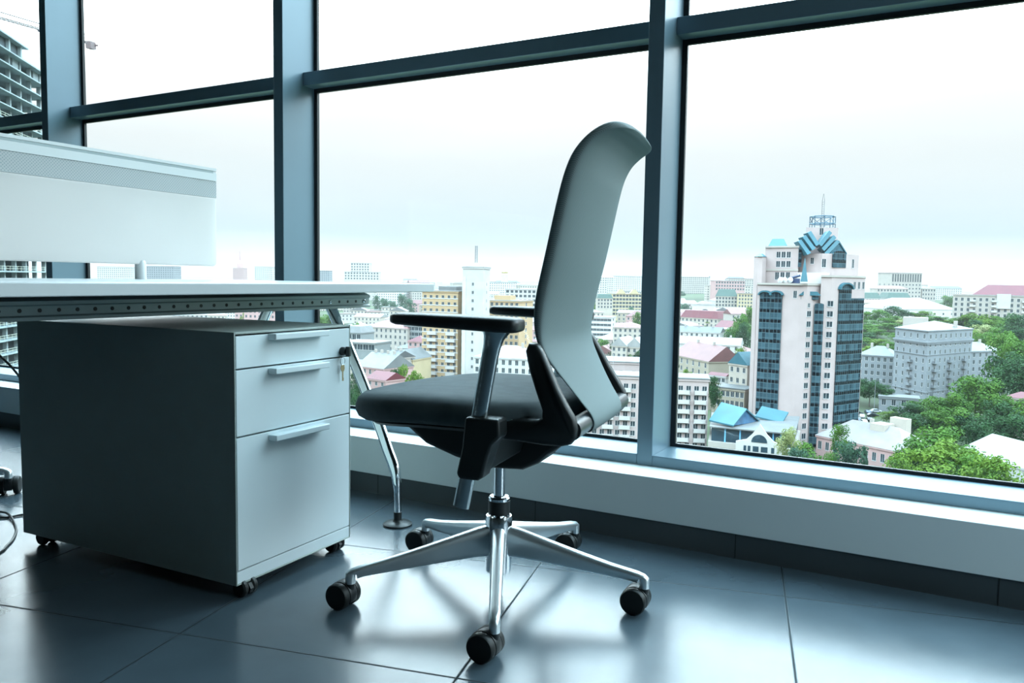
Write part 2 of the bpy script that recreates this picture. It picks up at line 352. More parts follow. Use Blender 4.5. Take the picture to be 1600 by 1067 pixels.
# ------------------------------------------------------------------ desk
A0 = R(2.7)
desk = thing('office_desk', 'long white office desk with chrome legs standing beside the window', 'desk', (-1.424, 2.057, 0), A0)
MB().box(-.8, 0, -1.62, 0, .6965, .7215).build('desk_top', M_top, desk, bevel=.0025, seg=3)
def beamprof(s):
    p = [(.216, .643), (.216, .650), (.221, .6535), (.221, .6715), (.217, .6745), (.217, .6815), (.235, .6885), (.258, .692), (.325, .692), (.325, .643)]
    return [(-x, z) if s > 0 else (-.8 + x, z) for x, z in p]
for s in (1, -1):
    b = MB(); b.prism(beamprof(s), -1.57, -.035, 'y')
    if s > 0:
        b.mi = 1
        for k in range(33):
            if k in (0, 4): continue
            y = -.062 - .0404 * k
            if y < -1.55: break
            b.lathe([(.0001, -.004), (.0042, -.004), (.0042, .0008), (.0001, .0008)], (-.221, y, .6630), (1, 0, 0), 14)
    bb = b.build('beam', [M_beam, M_gasket], desk, smooth=True, ang=20)
    if s > 0:
        for k in (0, 4):
            MB().lathe([(.0001, -.002), (.0055, -.002), (.0055, .003), (.0035, .004), (.0035, .0015), (.0001, .0015)], (-.221, -.062 - .0404 * k, .6630), (1, 0, 0), 14).build('bolt', M_chrome, bb, smooth=True)
for y in (-1.45, -1.0, -.55, -.38, -.22): MB().box(-.57, -.225, y - .03, y + .03, .690, .6968).build('mounting_pad', M_beam, desk)
def leg(sx, y):
    # sx: -1 for the near (user) side, +1 far side; x measured from desk centre -0.4
    X = lambda d: -.4 + d
    s = -sx
    path = spline([(X(s * .118), y, .655), (X(s * .20), y, .505), (X(s * .297), y, .315), (X(s * .338), y, .222), (X(s * .358), y, .178), (X(s * .369), y, .140), (X(s * .373), y, .085), (X(s * .374), y, .030)], 6)
    n = len(path); ra, rb = [], []
    for i, p in enumerate(path):
        z = p.z
        w = .0185 if z > .17 else (.0185 + (.0102 - .0185) * min(1, (.17 - z) / .07))
        ra.append(w); rb.append(min(w, .013))
    o = MB().tube(path, rb, 16, ra).build('leg', M_chrome, desk, smooth=True)
    f = MB().lathe([(.0001, 0), (.043, 0), (.0435, .005), (.038, .0085), (.0150, .012), (.0118, .016), (.0118, .040), (.0001, .040)], (X(s * .374), y, 0), (0, 0, 1), 28)
    f.build('foot', M_black, o, smooth=True)
for y in (-.154, -1.46):
    for s in (-1, 1): leg(s, y)

# divider screen over the desk's far edge
scr = thing('divider_screen', 'white translucent divider screen along the far edge of the desk', 'screen', (-2.2135, 1.898, .7215), A0)
L = 1.5; T = .011; z0, z1 = .7665 - .7215, 1.0915 - .7215
def rrect(y0, y1, za, zb, r=.016):
    pts = []
    for cyy, cz, a0 in ((y1 - r, za + r, -90), (y1, zb, None), (y0, zb, None), (y0 + r, za + r, 180)):
        if a0 is None: pts.append((cyy, cz))
        else: pts += [(cyy + r * math.cos(R(a0 + 15 * i)), cz + r * math.sin(R(a0 + 15 * i))) for i in range(7)]
    return pts
zb1, zb2 = .2725, .3275
MB().prism(rrect(-L, 0, z0, zb1), -T, T, 'x').build('panel', M_scr, scr, bevel=.004, seg=3)
MB().box(-T, T, -L, 0, zb1 + .0004, zb2).build('perforated_band', M_perf, scr)
r_ = MB(); r_.box(-T - .002, T + .002, -L, 0, zb2 + .0006, z1 - .017); r_.box(-T - .002, T - .002, -L, 0, z1 - .017, z1 - .009); r_.box(-T - .002, T + .002, -L, 0, z1 - .009, z1)
rl = r_.build('top_rail', M_rail, scr)
MB().box(T - .003, T + .0005, -L + .01, -.012, z1 - .0165, z1 - .0095).build('groove', M_beam, rl)
for y in (-.293, -1.25): MB().lathe([(.0001, 0), (.0165, 0), (.0165, z0 + .004), (.013, z0 + .012), (.0001, z0 + .012)], (0, y, 0), n=24).build('support_post', M_rail, scr, smooth=True)

# ------------------------------------------------------------------ swivel chair (local x = towards its back, y = towards the window side)
def make_chair():
    ch = thing('swivel_chair', 'black swivel office chair with pale mesh back facing the desk', 'chair', (-.926, 1.611, 0), R(9))
    # seat cushion
    n = 48; rs = []
    def plan(a):
        c, s = math.cos(a), math.sin(a); e = 2 / (4.2 if c > 0 else 2.05)
        x = abs(c) ** e * (1 if c > 0 else -1); y = abs(s) ** e * (1 if s > 0 else -1)
        return x, y
    def seatx(x, sc): return -.06 + x * sc * (.262 if x > 0 else .288)
    for sc, h in ((.05, 1.0), (.45, 1.0), (.70, .99), (.84, .96), (.93, .885), (.98, .75), (1.0, .55), (.998, .36), (.975, .16), (.93, .03), (.86, -.02), (.5, -.02)):
        ring = []
        for i in range(n):
            x, y = plan(2 * PI * i / n); X = seatx(x, sc)
            fr_ = max(0, (-X - .08) / .28)
            dish = -.008 * max(0, 1 - (y * sc) ** 2 * 1.2) if h > .9 else 0
            zb = .432 - .034 * fr_ ** 1.5
            zt = .499 - .030 * fr_ ** 2 + dish
            ring.append((X, y * sc * .250, zb + (zt - zb) * h))
        rs.append(ring)
    MB().rings(rs).build('seat', M_seat, ch, smooth=True, ang=80)
    rs = []
    for sc, z in ((.3, .436), (.84, .436), (.87, .428), (.84, .421), (.3, .418)):
        rs.append([(seatx(plan(2 * PI * i / n)[0], sc), plan(2 * PI * i / n)[1] * sc * .25, z - .034 * max(0, (-seatx(plan(2 * PI * i / n)[0], sc) - .08) / .28) ** 1.5) for i in range(n)])
    MB().rings(rs).build('seat_pan', M_black, ch, smooth=True)
    # mesh backrest, a thin sleeve lofted up its profile: (x, z, half width, thickness, dish)
    pr = [(.226, .4215, .124, .005), (.248, .427, .126, .006), (.256, .443, .128, .006), (.250, .462, .131, .006), (.232, .487, .139, .006), (.208, .522, .155, .006), (.186, .556, .174, .008), (.168, .586, .189, .013), (.1575, .615, .199, .020),
          (.155, .65, .204, .030), (.160, .70, .207, .037), (.180, .79, .208, .039), (.201, .89, .207, .039), (.214, .945, .205, .037), (.227, .982, .202, .034), (.246, 1.011, .197, .028), (.268, 1.030, .189, .026), (.288, 1.040, .178, .023), (.302, 1.043, .160, .017), (.309, 1.0435, .138, .009), (.312, 1.0435, .120, .003)]
    A = spline([(p[0], p[1], 0) for p in pr], 5); B = spline([(p[2], p[3], 0) for p in pr], 5)
    rs = []
    for i in range(len(A)):
        t = (A[min(i + 1, len(A) - 1)] - A[max(i - 1, 0)]).normalized(); nr = Vector((t.y, -t.x, 0))   # points to the rear
        w, th = B[i].x, B[i].y / 2; dish = .016 * min(1, max(0, (A[i].y - .52) / .25)) * min(1, max(0, (1.03 - A[i].y) / .08)); arch = .010 * min(1, max(0, (A[i].y - .97) / .06))
        ring = []
        for k in range(40):
            a = 2 * PI * k / 40; c, s = math.cos(a), math.sin(a)
            yy = abs(c) ** .45 * (1 if c > 0 else -1); nn = abs(s) ** .5 * (1 if s > 0 else -1) * th
            q = nr * (nn + dish * (1 - yy * yy) - dish * .15); ring.append((A[i].x + q.x, yy * w, A[i].y + q.y + arch * (1 - yy * yy)))
        rs.append(ring)
    MB().rings(rs).build('backrest', M_cloth, ch, smooth=True, ang=80)
    # side frames of the back and the cross tube
    out = [(.03, .457), (.10, .4565), (.170, .4585), (.181, .465), (.182, .483), (.166, .521), (.150, .559), (.139, .597), (.143, .608), (.156, .607), (.166, .594), (.184, .561), (.203, .525), (.223, .493), (.240, .467), (.2445, .449), (.243, .434), (.234, .422), (.218, .4175), (.179, .417), (.116, .421), (.03, .423)]
    for s in (-1, 1):
        bf = MB(); rr = []
        for off, inset in ((-.014, .002), (-.011, -.003), (-.004, -.005), (.004, -.005), (.011, -.003), (.014, .002)):
            cx = sum(p[0] for p in out) / len(out); ring = []
            m_ = len(out)
            for i, p in enumerate(out):
                a, b_ = Vector(out[i - 1]), Vector(out[(i + 1) % m_]); e = (b_ - a).normalized(); nn = Vector((e.y, -e.x))
                # outline runs clockwise seen from -y: push inwards
                lean = -.020 * max(0, (p[1] - .50) / .11)
                ring.append((p[0] + nn.x * inset, s * (.226 + lean) + off, p[1] + nn.y * inset))
            rr.append(ring)
        bf.rings(rr).build('back_frame', M_black, ch, smooth=True, ang=50)
    MB().tube([(.234, y, .444) for y in (-.222, 0, .222)], .0205, 24).build('cross_tube', M_blacks, ch, smooth=True)
    # armrests
    for s in (-1, 1):
        pd = MB(); rr = []
        for x, w, zl, zh in ((-.132, .016, .652, .661), (-.129, .026, .6465, .6655), (-.118, .033, .6440, .6685), (-.06, .036, .6415, .6688), (.02, .037, .6385, .6680), (.10, .037, .6355, .6665), (.132, .035, .6355, .6650), (.141, .029, .6385, .6620), (.144, .020, .643, .657)):
            ring = []
            for k in range(24):
                a = 2 * PI * k / 24; c, s_ = math.cos(a), math.sin(a)
                ring.append((x, s * .27 + abs(c) ** .5 * (1 if c > 0 else -1) * w, (zl + zh) / 2 + abs(s_) ** .6 * (1 if s_ > 0 else -1) * (zh - zl) / 2))
            rr.append(ring)
        arm = pd.rings(rr).build('armrest', M_black, ch, smooth=True, ang=60)
        P = [(.090, .642), (.0885, .636), (.0865, .625), (.0825, .606), (.078, .585), (.058, .47), (.020, .279)]
        MB().tube([(x, s * .268, z) for x, z in P], [.031, .028, .0215, .0180, .0175, .0175, .0175], 20, [.02, .018, .014, .012, .011, .011, .011], up=(0, 1, 0)).build('arm_post', M_satin, arm, smooth=True)
        br = MB(); br.prism([(.036, .467), (.108, .4665), (.1105, .432), (.094, .414), (.084, .385), (.074, .349), (.064, .341), (.024, .341), (.018, .352), (.030, .405)], s * .268 - .024, s * .268 + .024, 'y')
        br.build('arm_bracket', M_black, arm, bevel=.007, seg=3)
        MB().prism([(.030, .425), (.098, .43), (.085, .395), (.072, .352), (.020, .350), (.028, .39)], s * .055, s * .246, 'y').build('arm_bearer', M_black, arm, bevel=.008, seg=3)
    # tilt mechanism
    mc = MB(); mc.prism([(-.265, .424), (-.235, .404), (-.165, .352), (-.09, .327), (-.01, .309), (.075, .312), (.112, .330), (.135, .352), (.235, .425), (.205, .442), (.13, .430), (.09, .405), (-.03, .405), (-.10, .424)], -.058, .058, 'y')
    mc.build('tilt_mechanism', M_black, ch, bevel=.010, seg=3)
    # column
    MB().lathe([(.0001, .18), (.0140, .18), (.0140, .33), (.0001, .33)], n=24).build('gas_column', M_chrome, ch, smooth=True)
    MB().lathe([(.0001, .19), (.0255, .19), (.0255, .222), (.0215, .2235), (.0001, .2235)], n=28).build('column_sleeve', M_black, ch, smooth=True)
    MB().lathe([(.017, .222), (.0248, .222), (.0252, .228), (.022, .232), (.017, .230)], n=28).build('sleeve_ring', M_chrome, ch, smooth=True)
    MB().lathe([(.0001, .050), (.026, .050), (.030, .054), (.0305, .09), (.0318, .12), (.0318, .180), (.0300, .186), (.0265, .186), (.0265, .180), (.0001, .180)], n=36).build('base_hub', M_chrome, ch, smooth=True)
    MB().lathe([(.0001, .012), (.0115, .012), (.0115, .03), (.0125, .03), (.0125, .052), (.0001, .052)], n=18).build('column_tip', M_black, ch, smooth=True)
    # five legs with twin-wheel casters
    for k in range(5):
        th = R(-61 + 72 * k - 9); e = Vector((math.cos(th), math.sin(th), 0)); sd = Vector((-e.y, e.x, 0)); rr = []
        for r0, zl, zh, wt, wb in ((.018, .090, .166, .019, .015), (.05, .0905, .160, .0175, .014), (.12, .0865, .1415, .0160, .013), (.20, .0800, .1210, .0145, .012), (.27, .0745, .1045, .0130, .011), (.315, .0705, .0960, .0125, .0105), (.330, .0670, .0930, .0122, .0105)):
            ring = []
            for a in range(20):
                an = 2 * PI * a / 20; c, s_ = math.cos(an), math.sin(an)
                w = wt if s_ > 0 else wb
                ring.append(e * r0 + sd * (abs(c) ** .65 * (1 if c > 0 else -1) * w) + Vector((0, 0, (zl + zh) / 2 + abs(s_) ** .65 * (1 if s_ > 0 else -1) * (zh - zl) / 2)))
            rr.append(ring)
        cc = e * .345
        for cx_, hz, ax in ((.340, .0900, 55), (.3445, .0795, 85), (.345, .066, 90), (.345, .057, 90)):
            t_ = e * math.cos(R(ax)) - Vector((0, 0, 1)) * math.sin(R(ax)); b_ = sd.cross(t_) * -1
            rr.append([e * (cx_ if ax > 60 else .337) + Vector((0, 0, hz if ax > 60 else .082)) + sd * (math.cos(2 * PI * a / 20) * .0108) + b_ * (math.sin(2 * PI * a / 20) * .0112) for a in range(20)])
        lg = MB().rings(rr).build('base_leg', M_alupol, ch, smooth=True, ang=50)
        # caster: wheels roll along world x, axle near world y
        aw = R(94 - 9); ax = Vector((math.cos(aw), math.sin(aw), 0)); rl = Vector((ax.y, -ax.x, 0)) * -1
        c0 = cc + rl * .019; c0.z = .0295
        hd = MB().lathe([(.0001, .044), (.0095, .044), (.0105, .050), (.0105, .0585), (.0001, .0585)], (cc.x, cc.y, 0), n=16)
        hr = []
        for off, rad in ((-.012, .0300), (-.011, .0305), (.011, .0305), (.012, .0300)):
            ring = []
            for a in range(17):
                an = R(-25 + 230 * a / 16); ring.append(c0 + ax * off + rl * (math.cos(an) * rad) + Vector((0, 0, math.sin(an) * rad)))
            for a in range(16, -1, -1):
                an = R(-25 + 230 * a / 16); ring.append(c0 + ax * off + rl * (math.cos(an) * .012) + Vector((0, 0, math.sin(an) * .012)))
            hr.append(ring)
        hd.rings(hr)
        cs = hd.build('caster', M_black, ch, smooth=True)
        for s in (-1, 1):
            MB().lathe([(.0001, -.0075), (.022, -.0085), (.027, -.0075), (.0295, -.004), (.0295, .0075), (.0001, .0075)], c0 + ax * s * .0215, ax * -s if s < 0 else ax * -1, 28).build('wheel', M_rubber, cs, smooth=True)
    return ch
chair = make_chair()
chair['group'] = 'swivel office chairs'
c2 = dup(chair); c2.location = (-3.002, 1.277, 0); c2.rotation_euler = (0, 0, R(-38))
c2['label'] = 'swivel chair behind the pedestal, only a chrome leg tip and caster in view'

# power cable from the far side of the desk to the floor
MB().tube(spline([(-2.24, .95, .69), (-2.25, 1.10, .62), (-2.25, 1.212, .512), (-2.25, 1.264, .446), (-2.262, 1.34, .33), (-2.28, 1.42, .12), (-2.31, 1.46, .015), (-2.38, 1.43, .0035), (-2.451, 1.375, .0035), (-2.462, 1.343, .0035), (-2.479, 1.319, .0035), (-2.54, 1.27, .0035), (-2.62, 1.26, .0035), (-2.62, 1.33, .0035),
                  (-2.535, 1.345, .0075), (-2.478, 1.343, .0095), (-2.400, 1.316, .005), (-2.323, 1.279, .0035), (-2.251, 1.23, .0035), (-2.207, 1.189, .0035), (-2.175, 1.155, .0035), (-2.13, 1.06, .0035), (-2.15, .9, .0035)], 8), .0032, 8).build('power_cable', M_black, None, smooth=True)
tag(bpy.data.objects['power_cable'], 'thin black cable looping over the floor left of the pedestal', 'cable')

# ================================================================== the city outside
rnd = random.Random(7)
GZ = -53.0
def ray(px, py): return RT * ((px - 800) / F) + UP * (-(py - 533.5) / F) + FWD
def at(px, py, d): return CAM + ray(px, py) * d
def ground_z(x, y):
    # gentle relief: a wooded rise behind the grey block and a lower one behind the old streets
    p = Vector((x, y, 0)); q = at(1470, 440, 560); q2 = at(1130, 440, 1200); q3 = at(700, 440, 1500); q4 = at(1420, 440, 1300)
    z = GZ
    for c, a, s in ((q, 23, 130), (q2, 16, 330), (q3, 8, 400), (q4, 22, 420)):
        z += a * math.exp(-((x - c.x) ** 2 + (y - c.y) ** 2) / (2 * s * s))
    return z
def P2(px, d):
    p = at(px, 440, d); return Vector((p.x, p.y, ground_z(p.x, p.y)))
def zof(px, py, d): return at(px, py, d).z

gb = MB(); rows = []
ds = [14 * (1.1 ** i) for i in range(76)]
for d in ds:
    rows.append([Vector((d * math.sin(R(a)), d * math.cos(R(a)) + 3, ground_z(d * math.sin(R(a)), d * math.cos(R(a)) + 3))) for a in [-95 + 2.5 * i for i in range(79)]])
n = len(rows[0]); vs = [p for r in rows for p in r]
gb.add(vs, [(k * n + i, k * n + i + 1, (k + 1) * n + i + 1, (k + 1) * n + i) for k in range(len(rows) - 1) for i in range(n - 1)])
M_ground = mat('city_ground', (.040, .052, .026), .9, 0, .2, .4, .02)
struct(gb.build('ground', M_ground, None, smooth=True))

# wall, roof and glass colours
WALL = {'pink': (.30, .238, .228), 'cream': (.30, .262, .225), 'white': (.33, .31, .295), 'grey': (.150, .160, .172), 'tan': (.24, .205, .16), 'yellow': (.34, .27, .165), 'brick': (.31, .215, .125),
        'rose': (.31, .195, .185), 'stone': (.27, .24, .215), 'pale': (.36, .345, .335), 'conc': (.15, .16, .16)}
WM = {k: mat('plaster_' + k, v, .85, 0, .2, .07, .2) for k, v in WALL.items()}
WG = {k: winmat('windowed_' + k, v, (.055, .065, .072)) for k, v in WALL.items()}
ROOF = {'white': (.20, .195, .19), 'lightgrey': (.11, .11, .11), 'red': (.085, .011, .017), 'pinkred': (.115, .047, .046), 'grey': (.06, .061, .062), 'teal': (.020, .080, .104), 'green': (.030, .058, .048), 'tin': (.105, .106, .107), 'brown': (.07, .056, .046), 'rosetin': (.165, .145, .143)}
RM = {k: mat('roof_' + k, v, .55, .1, .4, .12, .25) for k, v in ROOF.items()}
M_pane = mat('building_window_glass', (.018, .027, .033), .2, 0, .25, .5, .4)
M_trimw = mat('white_building_trim', (.34, .33, .325), .7, 0, .3, .04, .3)
M_dark = mat('dark_opening', (.03, .035, .037), .8)
WINS = {}
def winmesh(w, h, frame=False):
    key = (round(w, 2), round(h, 2))
    if key not in WINS:
        m = MB(); m.box(-w / 2, w / 2, -.03, .05, -h / 2, h / 2)
        m.mi = 1
        m.box(-w / 2 - .12, w / 2 + .12, -.09, .05, -h / 2 - .16, -h / 2); m.box(-w / 2 - .1, -w / 2, -.07, .05, -h / 2, h / 2); m.box(w / 2, w / 2 + .1, -.07, .05, -h / 2, h / 2); m.box(-.04, .04, -.05, 0, -h / 2, h / 2)
        WINS[key] = m.mesh('window', [M_pane, M_trimw])
    return WINS[key]
def addwin(root, me, x, y, z, rz=0, name='window', mats=None):
    o = bpy.data.objects.new(name, me); link(o); o.parent = root; o.location = (x, y, z); o.rotation_euler = (0, 0, rz); return o

def roofmesh(m, kind, w, d, h, rh, ov=.4):
    x0, x1, y0, y1 = -ov, w + ov, -ov, d + ov
    if kind == 'hip':
        k = min(w, d) * .5 + ov
        if w >= d: r0, r1 = (x0 + k * .9, d / 2), (x1 - k * .9, d / 2)
        else: r0, r1 = (w / 2, y0 + k * .9), (w / 2, y1 - k * .9)
        vs = [(x0, y0, h), (x1, y0, h), (x1, y1, h), (x0, y1, h), (*r0, h + rh), (*r1, h + rh)]
        fs = [(0, 1, 5, 4), (1, 2, 5), (2, 3, 4, 5), (3, 0, 4), (3, 2, 1, 0)] if w >= d else [(0, 1, 4), (1, 2, 5, 4), (2, 3, 5), (3, 0, 4, 5), (3, 2, 1, 0)]
        m.add(vs, fs)
    elif kind == 'gable':      # ridge along the front
        m.add([(x0, y0, h), (x1, y0, h), (x1, y1, h), (x0, y1, h), (x0, d / 2, h + rh), (x1, d / 2, h + rh)], [(0, 1, 5, 4), (2, 3, 4, 5), (1, 2, 5), (3, 0, 4), (3, 2, 1, 0)])
    elif kind == 'front':      # gable end towards the viewer
        m.add([(x0, y0, h), (x1, y0, h), (x1, y1, h), (x0, y1, h), (w / 2, y0, h + rh), (w / 2, y1, h + rh)], [(0, 1, 4), (1, 2, 5, 4), (2, 3, 5), (3, 0, 4, 5), (3, 2, 1, 0)])
    elif kind == 'mansard':
        k = rh * .45
        m.add([(x0, y0, h), (x1, y0, h), (x1, y1, h), (x0, y1, h), (x0 + k, y0 + k, h + rh), (x1 - k, y0 + k, h + rh), (x1 - k, y1 - k, h + rh), (x0 + k, y1 - k, h + rh)],
              [(0, 1, 5, 4), (1, 2, 6, 5), (2, 3, 7, 6), (3, 0, 4, 7), (4, 5, 6, 7), (3, 2, 1, 0)])
    else:
        m.box(x0, x1, y0, y1, h, h + .35)
        m.box(x0 + .5, x1 - .5, y0 + .5, y1 - .5, h + .35, h + .42)

BLD = {}; ALLB = []
def house(name, label, xl, dl, xr, dr, yt, dep, wall='cream', roof='white', kind='hip', rh=3.0, nw=0, nf=0, win=(1.3, 1.7), sides=0, group=None, cat='building', fh=3.2, top=.9, plain=False, cornice=True, chim=0, zbase=None):
    A, B = P2(xl, dl), P2(xr, dr)
    zb = min(A.z, B.z) - .5 if zbase is None else zbase
    zt = zof((xl + xr) / 2, yt, (dl + dr) / 2); H = zt - zb
    d = (B - A); w = math.hypot(d.x, d.y); rz = math.atan2(d.y, d.x)
    root = thing(name, label, cat, (A.x, A.y, zb), rz, group)
    m = MB().box(0, w, 0, dep, 0, H)
    if cornice and not plain: m.box(-.3, w + .3, -.3, dep + .3, H - .55, H)
    m.build('walls', WG[wall] if plain else WM[wall], root)
    r = MB(); roofmesh(r, kind, w, dep, H, rh); ro = r.build('roof', RM[roof], root)
    for c in range(chim):
        x = w * (c + .6) / (chim + .3)
        MB().box(x - .5, x + .5, dep * .5 - .4, dep * .5 + .4, H + rh * .4, H + rh + 1.2).build('chimney', WM['stone'], ro)
    if nw and nf:
        me = winmesh(*win)
        for j in range(nf):
            z = H - top - win[1] / 2 - j * fh
            if z < 1: break
            for i in range(nw): addwin(root, me, w * (i + .5) / nw, 0, z)
            for i in range(sides):
                addwin(root, me, 0, dep * (i + .5) / sides, z, -PI / 2); addwin(root, me, w, dep * (i + .5) / sides, z, PI / 2)
    BLD[name] = (root, w, dep, H, A, rz); ALLB.append(BLD[name])
    return root, w, H

# ---------------------------------------------------------------- tall white tower with blue glass strips
def tower():
    D0 = 250
    C0 = P2(1262, D0); z0 = GZ - .5
    root = thing('tower_block', 'tall white tower block with dark blue glass strips and turquoise gabled crown', 'building', (C0.x, C0.y, z0), 0)
    def W_(px, d):
        p = at(px, 440, d); return Vector((p.x - C0.x, p.y - C0.y))
    def Z(px, py, d): return at(px, py, d).z - z0
    def blk(pts, ztop, zbot=0, name='wall_block', m='white'):
        q = [W_(*p) for p in pts]; b = MB().prism([(p.x, p.y) for p in q], zbot, ztop); return b.build(name, WM[m], root)
    wl = 'pink'
    b1 = blk([(1184, 258), (1250, 249), (1262, 247), (1284, 250), (1290, 275), (1188, 285)], Z(1235, 443, 250), m=wl)
    b2 = blk([(1283, 248), (1300, 248), (1352, 259), (1352, 290), (1290, 290)], Z(1318, 431, 254), m=wl)
    b3 = blk([(1194, 268), (1246, 262), (1250, 290), (1200, 296)], Z(1220, 385, 265), m=wl)
    b3a = blk([(1177, 266), (1183, 263), (1190, 263), (1196, 266), (1196, 275), (1180, 275)], Z(1184, 401, 265), m=wl)
    b4 = blk([(1245, 266), (1283, 258), (1300, 258), (1340, 268), (1340, 292), (1250, 292)], Z(1290, 397, 263), m=wl)
    b5 = blk([(1256, 266), (1306, 266), (1304, 285), (1258, 285)], Z(1281, 356, 266), m=wl)
    # string courses
    for pts, yy, d in (([(1183.5, 257.6), (1262, 246.6), (1284.5, 249.6), (1290, 276), (1187.5, 286)], 444, 250), ([(1282.5, 247.6), (1300, 247.6), (1352.6, 258.6), (1352.5, 291), (1290, 291)], 432, 254), ([(1193.5, 267.6), (1246.5, 261.6), (1250, 291), (1199, 297)], 386, 265), ([(1193.7, 267.8), (1246.3, 261.8), (1250, 290), (1199, 296)], 422, 265)):
        zz = Z((pts[0][0] + pts[1][0]) / 2, yy, d); blk(pts, zz + .35, zz - .25, 'cornice', 'stone')
    # glass strips: curtain wall panes with spandrels
    Mg = bpy.data.materials.new('blue_curtain_wall'); Mg.use_nodes = True; t = Mg.node_tree; t.nodes.clear()
    o = N(t, 'ShaderNodeOutputMaterial'); b = N(t, 'ShaderNodeBsdfPrincipled'); t.links.new(b.outputs[0], o.inputs[0])
    c = N(t, 'ShaderNodeTexCoord'); s = N(t, 'ShaderNodeSeparateXYZ'); t.links.new(c.outputs['Object'], s.inputs[0])
    v = mth(t, 'FRACT', mth(t, 'DIVIDE', s.outputs[2], 3.2)); u = mth(t, 'DIVIDE', s.outputs[0], 1.15)
    fu = mth(t, 'FRACT', u); mull = mth(t, 'LESS_THAN', fu, .09); tra = mth(t, 'LESS_THAN', mth(t, 'FRACT', mth(t, 'MULTIPLY', v, 2.0)), .09)
    sp = mth(t, 'LESS_THAN', v, .36)
    cb = N(t, 'ShaderNodeCombineXYZ'); t.links.new(mth(t, 'FLOOR', u), cb.inputs[0]); t.links.new(mth(t, 'FLOOR', mth(t, 'DIVIDE', s.outputs[2], 3.2)), cb.inputs[1])
    wn = N(t, 'ShaderNodeTexWhiteNoise'); t.links.new(cb.outputs[0], wn.inputs['Vector'])
    r = ramp(t, [(0, (.004, .012, .018)), (1, (.030, .062, .078))]); t.links.new(wn.outputs['Value'], r.inputs[0])
    m1 = N(t, 'ShaderNodeMix', data_type='RGBA'); t.links.new(sp, m1.inputs[0]); t.links.new(r.outputs[0], m1.inputs[6]); m1.inputs[7].default_value = (.0008, .003, .005, 1)
    m2 = N(t, 'ShaderNodeMix', data_type='RGBA'); t.links.new(mth(t, 'MAXIMUM', mull, tra), m2.inputs[0]); t.links.new(m1.outputs[2], m2.inputs[6]); m2.inputs[7].default_value = (.055, .088, .10, 1)
    t.links.new(m2.outputs[2], b.inputs['Base Color']); b.inputs['Roughness'].default_value = .25; b.inputs['Specular IOR Level'].default_value = .12
    def strip(pa, da, pb, db, ya, yb, arch=0, name='glass_strip', m=None, th=.35, zbot=None):
        A, B = W_(pa, da), W_(pb, db); e = B - A; w = e.length; rz = math.atan2(e.y, e.x)
        za, zb_ = Z((pa + pb) / 2, ya, (da + db) / 2), (Z((pa + pb) / 2, yb, (da + db) / 2) if zbot is None else zbot)
        pl = [(0, zb_), (w, zb_), (w, za)]
        if arch: pl += [(w / 2 + w / 2 * math.cos(R(20 * i)), za + arch * w / 2 * math.sin(R(20 * i))) for i in range(1, 9)]
        pl += [(0, za)]
        ob = MB().prism(pl, -th, .05, 'y').build(name, m or Mg, root); ob.location = (A.x, A.y, 0); ob.rotation_euler = (0, 0, rz); return ob, w, za
    s1, w1, za1 = strip(1189, 257.2, 1206, 254.7, 461, 658, .55)
    s2, w2, za2 = strip(1206.3, 254.7, 1223.5, 252.4, 461, 658, .55)
    strip(1274.5, 248.4, 1289, 247.6, 476, 702, .35)
    s3, w3, za3 = strip(1311.5, 250.2, 1330, 254, 452, 690, .5)
    s4, w4, za4 = strip(1330.5, 254.2, 1350, 258.2, 466, 690, 0)
    strip(1246, 262, 1251, 261.5, 384, 417, 0, 'glass_strip')
    strip(1299, 257.6, 1319, 263, 398, 418, .3, 'glass_strip')
    # turquoise arch hoods
    for so, w, za, k in ((s1, w1, za1, .55), (s2, w2, za2, .55), (s3, w3, za3, .5)):
        hd = MB(); rr = []
        for a in range(0, 181, 20):
            cx, cz = w / 2 + w / 2 * math.cos(R(a)), za + k * w / 2 * math.sin(R(a))
            ux, uz = math.cos(R(a)), math.sin(R(a))
            rr.append([(cx, -1.0, cz), (cx + ux * .5, -1.0, cz + uz * .5), (cx + ux * .5, .1, cz + uz * .5), (cx, .1, cz)])
        hd.rings(rr).build('arch_hood', RM['teal'], so)
    hb, hw, hz = strip(1252, 248.9, 1280, 248, 462, 468, 0, 'glass_strip')
    MB().add([(-.6, -.9, hz + .1), (hw + .6, -.9, hz + .1), (hw - .6, -.9, hz + 1.3), (.6, -.9, hz + 1.3), (-.6, .1, hz + .1), (hw + .6, .1, hz + .1), (hw - .6, .1, hz + 1.3), (.6, .1, hz + 1.3)],
             [(0, 1, 2, 3), (4, 7, 6, 5), (0, 4, 5, 1), (1, 5, 6, 2), (2, 6, 7, 3), (3, 7, 4, 0)]).build('arch_hood', RM['teal'], hb)
    # single windows
    me = winmesh(1.7, 1.65)
    def wins(pa, da, pb, db, xs, ys, me=me):
        A, B = W_(pa, da), W_(pb, db); e = B - A; rz = math.atan2(e.y, e.x)
        for px in xs:
            f = (px - pa) / (pb - pa); q = A + e * f; d = da + (db - da) * f
            for py in ys: addwin(root, me, q.x, q.y, Z(px, py, d), rz)
    wins(1262, 246.9, 1284, 249.9, [1266], [490.5 + 16.22 * i for i in range(13)])
    wins(1283, 247.9, 1300, 247.9, [1299], [474.5 + 16.22 * i for i in range(13)])
    wins(1262, 246.9, 1284, 249.9, [1265.5], [477], winmesh(.9, 1.2))
    sm = winmesh(1.2, 1.9)
    wins(1194, 268, 1246, 262, [1215, 1223, 1231], [398, 412.5], sm); wins(1194, 268, 1246, 262, [1214, 1222.5, 1231], [431], winmesh(1.2, 2.4))
    wins(1300, 248, 1352, 259, [1335, 1342, 1349], [446], winmesh(1.1, 2.2))
